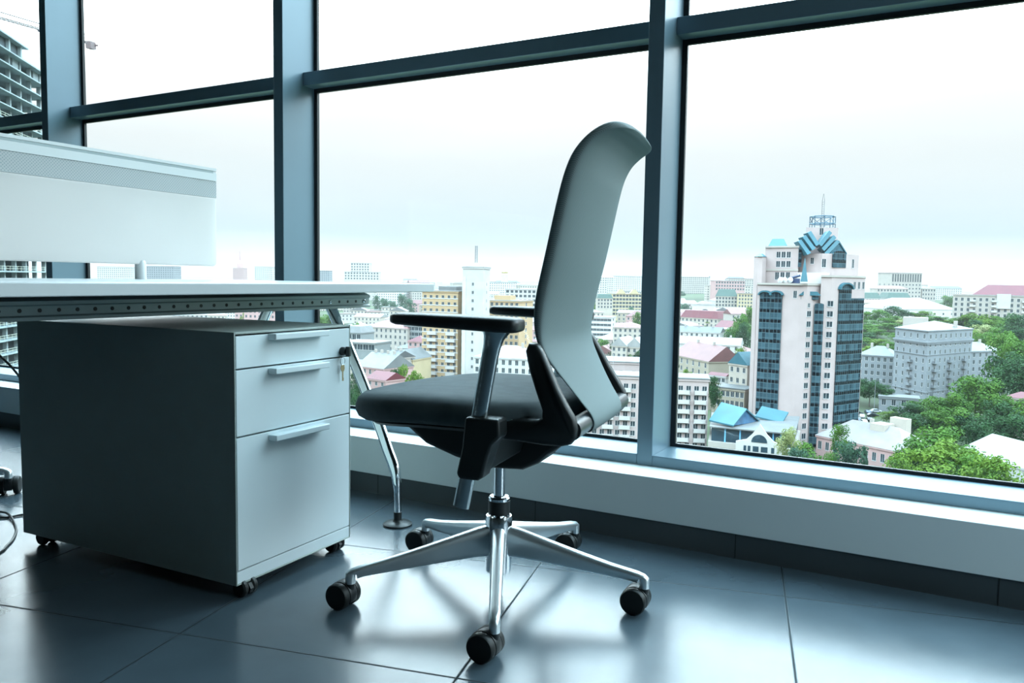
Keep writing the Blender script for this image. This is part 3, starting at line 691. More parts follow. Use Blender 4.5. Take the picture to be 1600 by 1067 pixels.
    wins(1245, 266, 1283, 258, [1268], [407.5], sm); wins(1300, 258, 1340, 268, [1331], [412], winmesh(1.2, 2.8)); wins(1283, 258, 1300, 258, [1286], [411], winmesh(1.2, 2.6))
    wins(1256, 266, 1306, 266, [1280], [362], winmesh(1.2, 2.2)); wins(1184, 258, 1250, 249, [1243.5], [460], winmesh(1.0, 2.2)); wins(1284, 250, 1290, 248, [1287], [461], winmesh(1.0, 2.2))
    # turquoise roofs: hipped cap on the left wing, stepped chevrons on the crown, turret caps
    def cap(pts, yb, yt, d, inset, nm='cap_roof'):
        q = [W_(*p) for p in pts]; cx = sum((p for p in q), Vector((0, 0))) / len(q); zb_, zt = Z(pts[0][0], yb, d), Z(pts[0][0], yt, d)
        b = MB().rings([[(p.x, p.y, zb_) for p in q], [(cx.x + (p.x - cx.x) * inset, cx.y + (p.y - cx.y) * inset, zt) for p in q]]); return b.build(nm, RM['teal'], root)
    cap([(1198, 268), (1228, 265), (1228, 280), (1200, 282)], 384.5, 372.5, 267, .6)
    cap([(1176.5, 265.5), (1183, 262.5), (1190.5, 262.5), (1196.5, 265.5), (1196, 275), (1180, 275)], 401, 396, 265, .3)
    cap([(1250.5, 246), (1262, 246), (1262, 249), (1250.5, 249)], 440, 403, 248, .03, 'spire_roof')
    def beam(pa, ya, da, pb, yb, db, hw=1.0):
        a, b_ = at(pa, ya, da) - Vector((C0.x, C0.y, z0)), at(pb, yb, db) - Vector((C0.x, C0.y, z0))
        e = (b_ - a).normalized(); n_ = FWD.copy(); u = e.cross(n_).normalized()
        rs = [[p + u * hw + n_ * 0, p + u * hw + n_ * 4, p - u * hw + n_ * 4, p - u * hw] for p in (a, b_)]
        MB().rings(rs).build('chevron_roof', RM['teal'], root)
    for q in ((1264.5, 362, 259, 1278, 383, 257.4), (1256.5, 368.5, 259.5, 1272, 389.5, 257.4), (1249.5, 375.5, 260, 1264.5, 396.5, 257.6), (1298, 362, 259, 1281.5, 383, 257.4), (1305, 369.5, 259.5, 1286, 390, 257.4), (1310, 376.5, 260, 1290.5, 397, 257.6)): beam(*q, hw=.62)
    gq = [at(*p) - Vector((C0.x, C0.y, z0)) for p in ((1297, 398, 258.6), (1322.5, 398, 263.2), (1310, 378, 260.8))]
    MB().rings([[tuple(p) for p in gq], [tuple(p + FWD * 6) for p in gq]]).build('gable_glass', mat('pale_blue_gable_glass', (.035, .085, .11), .2, 0, .3, .4, .6), root)
    for a_, b_ in ((gq[2], gq[1]), (gq[2], gq[0])):
        u = Vector((0, 0, .5)); k_ = FWD * -.4
        MB().rings([[p + k_, p + k_ + u, p + FWD * 6 + u, p + FWD * 6] for p in (a_, b_)]).build('gable_roof', RM['teal'], root)
    # roof-top truss ring and mast
    zc = Z(1281, 355, 270); c2_ = W_(1281, 274); tr = MB(); Rr = 4.1
    for k in range(8):
        a = PI / 4 * k + .3; p = (c2_.x + Rr * math.cos(a), c2_.y + Rr * math.sin(a)); q = (c2_.x + Rr * math.cos(a + PI / 4), c2_.y + Rr * math.sin(a + PI / 4))
        tr.tube([(*p, zc), (*p, zc + 3.9)], .13, 6)
        for h in (1.3, 3.7): tr.tube([(*p, zc + h), (*q, zc + h)], .2, 6)
        tr.tube([(*p, zc + 1.4), (*q, zc + 3.6)], .09, 6)
    tr.build('truss_ring', mat('blue_painted_steel', (.02, .065, .10), .4, .4), root)
    ms = MB()
    for dx, dy in ((-.35, -.35), (.35, -.35), (.35, .35), (-.35, .35)): ms.tube([(c2_.x + dx, c2_.y + dy, zc), (c2_.x + dx, c2_.y + dy, zc + 9), (c2_.x + dx * .2, c2_.y + dy * .2, zc + 11.4)], .05, 6)
    for k in range(12):
        for a, b_ in (((-.35, -.35), (.35, -.35)), ((.35, -.35), (.35, .35)), ((.35, .35), (-.35, .35)), ((-.35, .35), (-.35, -.35))): ms.tube([(c2_.x + a[0], c2_.y + a[1], zc + .75 * k), (c2_.x + b_[0], c2_.y + b_[1], zc + .75 * k + .6)], .03, 5)
    ms.build('mast', mat('pale_steel_mast', (.13, .135, .14), .5, .3), root)
    # plant room and dishes on the front terrace
    zt = Z(1235, 443, 250)
    pr_ = W_(1268, 258); MB().box(pr_.x - 4, pr_.x + 5, pr_.y - 2, pr_.y + 3, zt, zt + 3.6).build('plant_room', WM['pale'], root)
    for px in (1219, 1225, 1234):
        q = W_(px, 254); MB().lathe([(.0001, .5), (.5, .35), (1.0, -.1), (1.0, -.2), (.5, .2), (.0001, .35)], (q.x, q.y, zt + 1.1), (-.3, -.9, .35), 16).build('satellite_dish', M_trimw, root, smooth=True)
    q = W_(1241, 255); b = MB(); b.box(q.x - 1.6, q.x + 1.6, q.y - 1, q.y + 1, zt, zt + 1.6); b.tube([(q.x - 1.4, q.y, zt + 1.6), (q.x + 1.8, q.y, zt + 2.6)], .35, 8)
    b.build('cleaning_gantry', mat('deep_blue_paint', (.005, .018, .06), .5), root)
tower()

# ---------------------------------------------------------------- turquoise-roofed pavilion at the tower's foot
def pavilion():
    C0 = P2(1175, 222); z0 = C0.z - .5
    root = thing('pavilion', 'low pale pavilion with turquoise gabled glass roof below the tower', 'building', (C0.x, C0.y, z0), 0)
    o = Vector((C0.x, C0.y, z0))
    def V(px, py, d): return at(px, py, d) - o
    def wall(pts, ya, name='walls', m=WM['stone'], zb=0):
        q = [V(p[0], 640, p[1]) for p in pts]; zt = V(pts[0][0], ya, pts[0][1]).z
        return MB().prism([(p.x, p.y) for p in q], zb, zt).build(name, m, root)
    wall([(1108, 226), (1245, 216), (1252, 245), (1112, 250)], 690)
    gl = mat('dark_blue_glazing', (.018, .035, .048), .2, 0, .2, .3, .5)
    q = [V(1113, 640, 227), V(1240, 640, 218), V(1248, 640, 244), V(1115, 640, 248)]; zt = V(1113, 667, 227).z
    MB().prism([(p.x, p.y) for p in q], V(1113, 691, 227).z, zt).build('glazed_storey', gl, root)
    q2 = [V(1110, 640, 226), V(1244, 640, 216), V(1250, 640, 245), V(1112, 640, 250)]
    MB().prism([(p.x, p.y) for p in q2], zt, zt + .35).build('flat_roof', RM['tin'], root)
    for px in (1134.5, 1158, 1210, 1222):
        f = (px - 1113) / 127; a = V(px, 640, 226.6 - 9 * f); MB().box(a.x - .18, a.x + .18, a.y - .2, a.y + .15, V(px, 691, 226).z, zt).build('mullion', mat('blue_mullion', (.10, .28, .45), .4), root)
    # turquoise roof: ridge from (1128,628) to (1168,638), gable glass to the right
    a, b_, c, d = V(1127, 628, 236), V(1167, 638.5, 230), V(1146, 664.5, 224), V(1108, 656, 229)
    e, f = V(1188, 658, 236), V(1150, 648, 246)
    MB().add([a, b_, c, d, a + Vector((0, 0, -.4)), b_ + Vector((0, 0, -.4)), c + Vector((0, 0, -.4)), d + Vector((0, 0, -.4))], [(0, 1, 2, 3), (7, 6, 5, 4), (0, 4, 5, 1), (1, 5, 6, 2), (2, 6, 7, 3), (3, 7, 4, 0)]).build('turquoise_roof', RM['teal'], root)
    MB().add([a, b_, e, f, a + Vector((0, 0, -.4)), b_ + Vector((0, 0, -.4)), e + Vector((0, 0, -.4)), f + Vector((0, 0, -.4))], [(0, 1, 2, 3), (7, 6, 5, 4), (0, 4, 5, 1), (1, 5, 6, 2), (2, 6, 7, 3), (3, 7, 4, 0)]).build('turquoise_roof', RM['teal'], root)
    c_, e_ = c + Vector((0, 0, -.2)), e + Vector((0, 0, -.2)); bb = b_ + Vector((0, 0, -.5)); k = FWD * .8
    MB().rings([[c_ + k, e_ + k, bb + k], [c_ + k * 2, e_ + k * 2, bb + k * 2]]).build('gable_glass', mat('blue_gable_glass', (.025, .07, .13), .2, 0, .2, .3, .5), root)
    g0, g1 = V(1180, 650, 238), V(1222, 660, 236); up = Vector((0, 0, 3.0))
    MB().add([g0, g1, g1 + Vector((1, 4, 2.6)), g0 + Vector((1, 4, 2.6)), g0 + Vector((0, 0, -.4)), g1 + Vector((0, 0, -.4)), g1 + Vector((1, 4, 2.2)), g0 + Vector((1, 4, 2.2))], [(0, 1, 2, 3), (7, 6, 5, 4), (0, 4, 5, 1), (1, 5, 6, 2), (2, 6, 7, 3), (3, 7, 4, 0)]).build('turquoise_roof', RM['teal'], root)
    # white gabled front with arched window
    A, B = V(1150, 690, 218), V(1224, 690, 213); ex = Vector((B.x - A.x, B.y - A.y, 0)); w = ex.length; rz = math.atan2(ex.y, ex.x)
    zz = lambda py: V(1187, py, 215.5).z
    pl = [(0, zz(712)), (w, zz(712)), (w, zz(692)), (w * .80, zz(688)), (w * .66, zz(678)), (w * .50, zz(662)), (w * .34, zz(679)), (w * .22, zz(688)), (0, zz(692))]
    fr = MB().prism(pl, -.4, .4, 'y').build('gable_front', WM['white'], root); fr.location = (A.x, A.y, 0); fr.rotation_euler = (0, 0, rz)
    aw = [(w * .5 + 2.05 * math.cos(R(a)), zz(691) + 2.1 * math.sin(R(a))) for a in range(0, 181, 15)]
    MB().prism(aw, -.52, -.38, 'y').build('arched_window', gl, fr)
    for x in (.30, .40, .57): pass
    for x, ww in ((.20, .7), (.29, .7), (.43, 1.5), (.61, 1.7), (.79, .8)):
        MB().box(w * x - ww / 2, w * x + ww / 2, -.5, -.38, zz(706), zz(697.5)).build('window', gl, fr)
pavilion()

# ---------------------------------------------------------------- grey block with a corner towards us, its wings and its neighbours
def corner_block(name, label, L, C, Rr, yt, wall, roof, rh, nl, nr, nf, win, fh, top, yr=None, zoff=0):
    A, B, Cn = P2(*L), P2(*Rr), P2(*C); zb = min(A.z, B.z, Cn.z) - .5
    zt = zof(C[0], yt, C[1]); H = zt - zb; root = thing(name, label, 'building', (Cn.x, Cn.y, zb), 0)
    a = Vector((A.x - Cn.x, A.y - Cn.y)); b = Vector((B.x - Cn.x, B.y - Cn.y)); q = [Vector((0, 0)), b, a + b, a]
    cen = (a + b) / 2
    def grow(k): return [(cen.x + (p.x - cen.x) * k, cen.y + (p.y - cen.y) * k) for p in q]
    MB().prism(grow(1), 0, H).build('walls', WM[wall], root)
    for zc, k, t in ((H - .4, 1.03, .4), (H - 5.2, 1.055, .7), (H - 5.9, 1.03, .7), (H - 10.4, 1.02, .4), (5.5, 1.02, .5)):
        MB().prism(grow(k), zc, zc + t).build('cornice', WM[wall], root)
    e = grow(1.02); m = MB().add([(*p, H) for p in e] + [(cen.x, cen.y, H + rh)], [(0, 1, 4), (1, 2, 4), (2, 3, 4), (3, 0, 4), (3, 2, 1, 0)]); m.build('roof', RM[roof], root)
    me = winmesh(*win)
    for v, n in ((a, nl), (b, nr)):
        rz = math.atan2(v.y, v.x) + (0 if v is b else PI)
        for j in range(nf):
            z = H - top - j * fh
            if z < 2: break
            for i in range(n):
                p = v * ((i + .5) / n); addwin(root, me, p.x, p.y, z, rz)
    return root, a, b, H, cen
gr, ga, gbv, gH, gc = corner_block('apartment_block', 'grey apartment block with heavy cornices among the trees right of the tower', (1403, 352), (1455, 330), (1524.5, 352), 517, 'grey', 'lightgrey', 3.2, 5, 9, 9, (1.1, 1.8), 3.35, 2.6)
for v, n, cols in ((ga, 5, (2.5,)), (gbv, 9, (1.5, 4.5, 7.5))):
    rz = math.atan2(v.y, v.x) + (0 if v is gbv else PI)
    for c in cols:
        for j in range(3, 8):
            p = v * (c / n); b = MB(); b.box(-1.9, 1.9, -1.1, 0, 0, .25); b.box(-1.9, 1.9, -1.1, -.95, .25, 1.1); b.box(-1.9, -1.78, -1.1, 0, .25, 1.1); b.box(1.78, 1.9, -1.1, 0, .25, 1.1)
            o = b.build('balcony', WM['grey'], gr); o.location = (p.x, p.y, gH - 2.6 - 1.3 - j * 3.35); o.rotation_euler = (0, 0, rz)
pc = P2(1434, 362); MB().box(pc.x - gr.location.x - 5, pc.x - gr.location.x + 5, pc.y - gr.location.y - 3, pc.y - gr.location.y + 3, gH - 1, gH + 4.2).build('penthouse', WM['stone'], gr)
pc = P2(1497, 348); MB().box(pc.x - gr.location.x - .8, pc.x - gr.location.x + .8, pc.y - gr.location.y - .8, pc.y - gr.location.y + .8, gH, gH + 3.4).build('chimney', WM['stone'], gr)

def balconies(name, cols, rows, fh, top, wall='white', w=3.2, dep=1.2):
    root, W_, dp, H, A, rz = BLD[name]
    for f in cols:
        for j in rows:
            z = H - top - j * fh; x = W_ * f; b = MB()
            b.box(x - w / 2, x + w / 2, -dep, 0, z - .2, z); b.box(x - w / 2, x + w / 2, -dep, -dep + .12, z, z + 1.05); b.box(x - w / 2, x - w / 2 + .12, -dep, 0, z, z + 1.05); b.box(x + w / 2 - .12, x + w / 2, -dep, 0, z, z + 1.05)
            b.build('balcony', WM[wall], root)

H_ = house
H_('apartment_wing', 'grey lower wing between the tower and the grey apartment block', 1346, 372, 1404, 362, 556, 14, 'grey', 'tin', 'hip', 4.0, 6, 4, (1.2, 1.8), 1, chim=2)
H_('apartment_wing', 'grey lower wing right of the grey apartment block, half behind trees', 1524, 362, 1572, 368, 549, 14, 'grey', 'tin', 'hip', 3.6, 5, 4, (1.2, 1.8), 1, chim=2)
H_('terrace_building', 'low grey arcaded terrace at the foot of the grey apartment block', 1383, 318, 1446, 312, 624, 9, 'grey', 'lightgrey', 'flat', 0, 4, 1, (1.4, 2.2), 1)
H_('hotel_building', 'square pale building with a columned top floor on the right skyline', 1393, 898, 1440, 903, 427, 26, 'stone', 'tin', 'flat', 0, 9, 6, (1.6, 1.8), 3, fh=4.2, top=12)
rt, w_, h_ = BLD['hotel_building'][0], BLD['hotel_building'][1], BLD['hotel_building'][3]
for i in range(12): MB().box(w_ * (i + .5) / 12 - .75, w_ * (i + .5) / 12 + .75, -.25, .3, h_ - 9.5, h_ - 1).build('dark_bay', M_dark, rt)
H_('hotel_wing', 'pale wing with a pink roof left of the columned building', 1371, 862, 1420, 866, 451, 14, 'stone', 'pinkred', 'hip', 3.2, 10, 3, (1.5, 2.2), 0, fh=4.5)
H_('hotel_wing', 'pale wing with a grey roof right of the columned building', 1441.5, 908, 1463, 912, 451, 18, 'stone', 'brown', 'hip', 3, 5, 3, (1.5, 2.2), 0, fh=4.5)
H_('town_house', 'long building with a green mansard roof under the columned building', 1388, 800, 1424, 803, 466, 16, 'white', 'green', 'mansard', 5.5, 8, 1, (1.5, 2), 0)
H_('town_house', 'white building with a green mansard roof beside the tower’s right edge'.replace('’', "'"), 1340, 790, 1377, 795, 466, 16, 'white', 'green', 'mansard', 5.5, 8, 1, (1.5, 2), 0)
H_('beige_building', 'low beige building behind the park, right next to the tower', 1340, 700, 1402, 705, 473, 16, 'cream', 'pinkred', 'hip', 2.5, 8, 2, (1.4, 1.8), 0)
H_('long_hall', 'long white hall with a broad pale roof behind the park', 1388, 640, 1497, 650, 483, 40, 'pale', 'white', 'hip', 8.5, 8, 1, (1.4, 1.6), 0, top=3)
H_('red_roofed_apartments', 'cream apartment house with a bright red roof on the right edge', 1491, 505, 1650, 480, 462, 18, 'stone', 'white', 'flat', 0, 16, 5, (1.3, 1.9), 1, top=1.8)
rt, w_, dp_, h_ = BLD['red_roofed_apartments'][:4]
rr = MB(); roofmesh(rr, 'hip', w_ * .80, dp_, 0, 6.2); o = rr.build('red_roof', RM['red'], rt); o.location = (w_ * .20, 0, h_ + .3)
MB().box(w_ * .44, w_ * .58, -1.0, 0, h_ - 8, h_ + 1).build('bay_window', WM['white'], rt)
balconies('red_roofed_apartments', (.20, .42, .72, .9), (0, 1, 2), 3.2, 3.9)
H_('mansion', 'pink mansion with a pale metal roof in front of the tower', 1287, 240, 1428, 216, 697, 15, 'rose', 'rosetin', 'hip', 5.2, 11, 2, (1.1, 2.3), 2, fh=4.2, top=1.6, chim=1)
rt, w_, dp_, h_ = BLD['mansion'][:4]
d1 = MB(); d1.box(w_ * .50, w_ * .66, 5, 10, h_ + 1.2, h_ + 5.6); d1.build('roof_dormer', WM['cream'], rt)
MB().box(w_ * .58, w_ * .76, 11, 13.5, h_ + 2, h_ + 7.2).build('fire_wall', WM['cream'], rt)
MB().box(w_ * .80, w_ * .85, 3.6, 6, h_ + 1.3, h_ + 2.4).build('roof_dormer', WM['cream'], rt)
H_('white_roofed_shed', 'white-roofed low building at the lower right corner beyond the sill', 1515, 232, 1640, 205, 724, 22, 'pale', 'white', 'gable', 4.5, 0, 0)
H_('brick_hut', 'small pale hut with a red roof among the trees at the right edge', 1581, 268, 1625, 262, 624, 8, 'cream', 'red', 'hip', 1.8, 3, 1, (1, 1.4), 0)

# ---------------------------------------------------------------- middle strip: panel block, old streets
H_('panel_apartments', 'long pale pink panel block with white balconies, cut by the window post', 845, 241, 1113, 232, 590, 12, 'pink', 'tin', 'flat', 0, 22, 8, (1.25, 1.45), 2, fh=2.8, top=2.0)
balconies('panel_apartments', (.32, .42, .52, .86, .955), range(8), 2.8, 4.2, w=3.4)
H_('flat_roofed_house', 'low pink flat-roofed house behind the long panel block', 925, 300, 1004, 296, 567, 20, 'pink', 'tin', 'flat', 0, 4, 2, (1.1, 1.2), 1, top=3)
H_('gabled_house', 'cream house with paired white gables behind the conifers', 958, 420, 982, 416, 541, 16, 'cream', 'white', 'front', 4.5, 3, 3, (1.2, 1.8), 1)
H_('gabled_house', 'cream gabled house right against the middle window post', 981, 418, 1008, 414, 543, 16, 'cream', 'white', 'front', 5.0, 3, 3, (1.2, 1.8), 1)
H_('white_apartments', 'white flat-roofed apartments just right of the chair back', 912, 530, 956, 524, 496, 16, 'pale', 'white', 'flat', 0, 8, 5, (2.6, 1.5), 1)
H_('pale_house', 'pale house with a pinkish hipped roof left of the middle post', 960, 470, 1006, 466, 512, 18, 'cream', 'pinkred', 'hip', 3.0, 6, 3, (1.2, 1.7), 1)
H_('gabled_apartments', 'cream and orange apartment row with stepped gables, left of the middle post', 958, 800, 1003, 806, 459, 18, 'yellow', 'white', 'flat', 0, 9, 6, (2.6, 2.2), 0, fh=3.6)
rt, w_, dp_, h_ = BLD['gabled_apartments'][:4]
for f in (.28, .74): MB().prism([(w_ * f - 5, h_), (w_ * f + 5, h_), (w_ * f + 1.5, h_ + 4.5), (w_ * f - 1.5, h_ + 4.5)], -.6, 2, 'y').build('gable', WM['yellow'], rt)
H_('olive_house', 'small olive-roofed house at the chair back, far off', 934, 760, 958, 760, 466, 14, 'cream', 'green', 'mansard', 4, 5, 3, (1.4, 1.9), 0)
H_('tan_house', 'tan house with a rusty red roof and blank grey gable wall', 1056, 352, 1112, 322, 560, 15, 'tan', 'pinkred', 'gable', 6.0, 6, 4, (1.3, 1.9), 0, chim=2)
H_('office_building', 'narrow pale office building with a blue gabled roof beside the tower', 1144, 296, 1173, 288, 570, 14, 'cream', 'teal', 'front', 4.5, 3, 8, (1.15, 1.7), 2, fh=3.9, top=1.2)
H_('annex', 'low curved beige annex below the narrow office building', 1118, 282, 1170, 274, 609, 10, 'tan', 'grey', 'flat', 0, 7, 2, (1.1, 1.8), 1)
H_('balcony_shed', 'small white glazed shed with a red roof against the grey gable wall', 1113, 308, 1139, 303, 588, 4, 'pale', 'red', 'gable', 1.0, 4, 1, (1.2, 1.4), 0, zbase=zof(1126, 600, 305))
H_('mansard_house', 'cream house with a wide crimson mansard roof right of the middle post', 1066, 615, 1124, 590, 497, 14, 'cream', 'red', 'mansard', 5.5, 9, 3, (1.3, 1.8), 1)
H_('cottage', 'white cottage with a crimson gabled roof close to the tower', 1119, 560, 1150, 545, 513, 14, 'white', 'red', 'gable', 5.0, 4, 2, (1.2, 1.6), 1)
H_('row_house', 'white row house with a flat grey roof right of the middle post', 1056, 490, 1128, 478, 519, 14, 'white', 'grey', 'gable', 3.0, 9, 2, (1.2, 1.6), 1, chim=3)
H_('row_house', 'white row house with a bright tin roof just above the tan house', 1056, 420, 1160, 408, 538, 16, 'white', 'white', 'gable', 3.2, 9, 2, (1.2, 1.6), 1, chim=4)
H_('arched_house', 'white house with a big round-arched glass gable right of the middle post', 1088, 700, 1118, 700, 476, 14, 'pale', 'white', 'flat', 0, 0, 0)
rt, w_, dp_, h_ = BLD['arched_house'][:4]
MB().prism([(w_ / 2 + 5 * math.cos(R(a)), h_ - 9 + 5 * math.sin(R(a))) for a in range(0, 181, 15)], -.2, .1, 'y').build('arched_window', M_pane, rt)
MB().prism([(w_ / 2 + 7 * math.cos(R(a)), h_ - .2 + 3.4 * math.sin(R(a))) for a in range(0, 181, 15)], -.3, 1.5, 'y').build('arched_gable', WM['pale'], rt)
H_('green_mansard_house', 'cream house with a green mansard storey left of the tower', 1119, 755, 1153, 750, 463, 16, 'cream', 'green', 'mansard', 6.5, 7, 5, (1.6, 2), 0)
H_('yellow_house', 'pale yellow house touching the left edge of the tower', 1154.5, 735, 1182, 732, 459, 14, 'yellow', 'brown', 'flat', 0, 6, 6, (1.3, 1.9), 0)
H_('hilltop_block', 'rose block with two stepped tops on the skyline left of the tower', 1118, 980, 1164, 985, 439, 16, 'rose', 'white', 'flat', 0, 11, 3, (1.9, 2.2), 0, fh=4)

# ---------------------------------------------------------------- left of the chair: yellow brick tower, old town
H_('yellow_apartments', 'yellow brick apartment tower with white balconies above the armrest', 660, 362, 716, 355, 455, 18, 'brick', 'white', 'flat', 0, 6, 14, (1.2, 1.5), 2, fh=3.0, top=1.8, cat='building')
balconies('yellow_apartments', (.30, .82), range(5, 13), 3.0, 4.3, w=4.6)
rt, w_, dp_, h_ = BLD['yellow_apartments'][:4]
MB().box(w_ * .4, w_ * .9, 2, 9, h_, h_ + 2.2).build('roof_room', RM['tin'], rt)
for j in range(1, 14): MB().box(-.08, w_ + .08, -.12, 0, h_ - 3.0 * j - .35, h_ - 3.0 * j).build('floor_band', M_trimw, rt)
H_('concrete_tower', 'slim windowless pale tower with an antenna mast beside the yellow apartments', 723, 350, 755, 348, 418, 12, 'white', 'white', 'flat', 0, 1, 12, (.8, 1.3), 1, fh=3.6, top=6.5)
rt, w_, dp_, h_ = BLD['concrete_tower'][:4]
a_ = MB()
for dx in (-.45, .45):
    for dy in (-.45, .45): a_.tube([(w_ / 2 + dx, 5 + dy, h_), (w_ / 2 + dx * .8, 5 + dy, h_ + 9.6)], .09, 6)
for k in range(8): a_.tube([(w_ / 2 - .45, 4.55, h_ + 1.2 * k), (w_ / 2 + .45, 4.55, h_ + 1.2 * k + 1.2)], .05, 5)
a_.tube([(w_ / 2 - 1.9, 5, h_ + 1.3), (w_ / 2 + 1.9, 5, h_ + 1.3)], .1, 6)
a_.build('antenna_mast', mat('grey_mast_steel', (.09, .095, .10), .5, .5), rt)
MB().lathe([(1.9, 0), (1.8, .6), (1.3, 1.3), (.5, 1.7), (.001, 1.75)], (w_ * .5, 5, h_ + .4), n=16).build('roof_dome', WM['pale'], rt, smooth=True)
MB().box(w_ * .1, w_ * .9, 2, 9, h_, h_ + 1.0).build('roof_room', WM['pale'], rt)
MB().box(-.15, w_ * .16, -.15, 4, 0, h_ - 4).build('stair_shaft', WM['pale'], rt)
H_('orange_apartments', 'lower orange brick apartments behind the armrest post', 750, 392, 812, 384, 470, 18, 'brick', 'white', 'flat', 0, 8, 10, (1.3, 1.6), 1, fh=3.1)
rt, w_, dp_, h_ = BLD['orange_apartments'][:4]
MB().box(w_ * .35, w_ * .75, 1, 8, h_, h_ + 2.6).build('roof_room', WM['brick'], rt)
H_('ornate_house', 'ornate pale house with a balustraded roof above the seat', 742, 325, 836, 318, 560, 22, 'pale', 'white', 'hip', 4.2, 9, 3, (1.2, 1.9), 1, chim=2)
H_('white_office', 'white office block with square windows behind the chair back', 790, 700, 838, 700, 452, 18, 'white', 'white', 'flat', 0, 7, 6, (2.3, 2.2), 0, fh=3.8)
H_('old_town_house', 'cream old town house with a rounded red roof above the chair seat', 571, 492, 637, 476, 512, 20, 'stone', 'pinkred', 'hip', 4.2, 9, 5, (1.2, 1.9), 1, fh=3.6)
H_('colonnaded_building', 'long white building with tall window slots below the desk end', 574, 720, 618, 716, 497, 14, 'pale', 'white', 'flat', 0, 12, 1, (1.0, 5.0), 0, top=1.2)
H_('glass_building', 'dark glazed building half behind the yellow apartments', 632, 480, 660, 474, 509, 14, 'conc', 'brown', 'hip', 2.2, 5, 5, (2.6, 2.0), 0, fh=3.2)
H_('small_red_house', 'small pink house with a red roof next to the yellow apartments', 638, 420, 662, 416, 534, 10, 'rose', 'red', 'hip', 2.8, 3, 2, (1.1, 1.5), 0)
H_('yellow_gable_house', 'pale yellow house turning its blank gable to the window', 612, 338, 646, 334, 562, 16, 'yellow', 'tin', 'front', 4.0, 0, 0)
H_('lean_roof_house', 'rose house with a patchy pale roof right of the pedestal', 558, 322, 600, 312, 575, 16, 'rose', 'tin', 'gable', 5.2, 5, 2, (1.1, 1.7), 1, chim=4)
H_('back_yard_house', 'cream back-yard house between the patchy roof and the yellow gable', 598, 330, 616, 326, 560, 12, 'stone', 'grey', 'gable', 2.8, 3, 3, (1.0, 1.6), 1, chim=2)
H_('canopy_hall', 'white flat canopy hall with grey glazing right of the pedestal', 532, 405, 585, 398, 536, 16, 'conc', 'white', 'flat', 0, 6, 1, (3.5, 2.6), 0, top=.8)
H_('vaulted_hall', 'pale grey vaulted hall end right of the pedestal lock', 536, 440, 564, 436, 520, 14, 'conc', 'tin', 'mansard', 3.5, 4, 1, (2.2, 3.2), 0)
H_('red_shed', 'low shed with a faded red roof peeping over the seat front', 574, 280, 603, 274, 594, 9, 'rose', 'red', 'gable', 2.4, 3, 1, (1, 1.2), 0)
H_('stepped_block', 'white stepped high-rise block on the skyline behind the desk end', 548, 1450, 577, 1450, 411, 25, 'white', 'white', 'flat', 0, 7, 7, (2.4, 2.6), 0, fh=4.6)
H_('stepped_block', 'lower white shoulder block in front of the stepped high-rise', 538, 1400, 592, 1400, 425, 20, 'white', 'white', 'flat', 0, 12, 3, (2.4, 2.6), 0, fh=4.6)
H_('far_tower', 'pale far tower right of the window post over the desk', 496, 1300, 515, 1300, 423, 20, 'grey', 'white', 'flat', 0, 0, 0, plain=True)
H_('far_tower', 'pale far block left of the screen post, under the screen', 152, 1250, 205, 1250, 417, 25, 'white', 'white', 'flat', 0, 0, 0, plain=True)
H_('far_tower', 'bluish far block right of the screen post, under the screen', 226, 1150, 272, 1150, 416, 25, 'grey', 'white', 'flat', 0, 0, 0, plain=True)
H_('far_tower', 'pink far block with a thin spire over the desk', 364, 1500, 381, 1500, 419, 20, 'rose', 'white', 'flat', 0, 0, 0, plain=True)
_r, _w, _d, _h = BLD['far_tower'][:4]; MB().lathe([(6, 0), (5, 9), (1.2, 14), (.8, 30), (.05, 36)], (_w / 2, _d / 2, _h), n=10).build('spire', WM['rose'], _r)
H_('far_tower', 'white far block just left of the window post over the desk', 398, 1350, 424, 1350, 417, 25, 'white', 'white', 'flat', 0, 0, 0, plain=True)
H_('far_hall', 'low far hall with a blue roof over the desk end', 630, 1700, 650, 1700, 436, 20, 'pale', 'teal', 'flat', 0, 0, 0, plain=True)
# gilded church dome
cp = P2(788.5, 1400); zc = zof(788, 428, 1400)
ch_ = thing('church', 'tiny white church with a golden dome on the skyline left of the chair', 'church', (cp.x, cp.y, cp.z))
MB().lathe([(6, 0), (6, zc - cp.z), (5, zc - cp.z + 1), (.001, zc - cp.z + 1)], n=12).build('drum', WM['pale'], ch_)
MB().lathe([(5, 0), (6.2, 2.5), (5, 6), (2, 9), (.8, 11), (.3, 16), (.001, 16)], (0, 0, zc - cp.z + .8), n=14).build('dome', mat('gilded_dome', (.55, .42, .18), .4, .6), ch_, smooth=True)

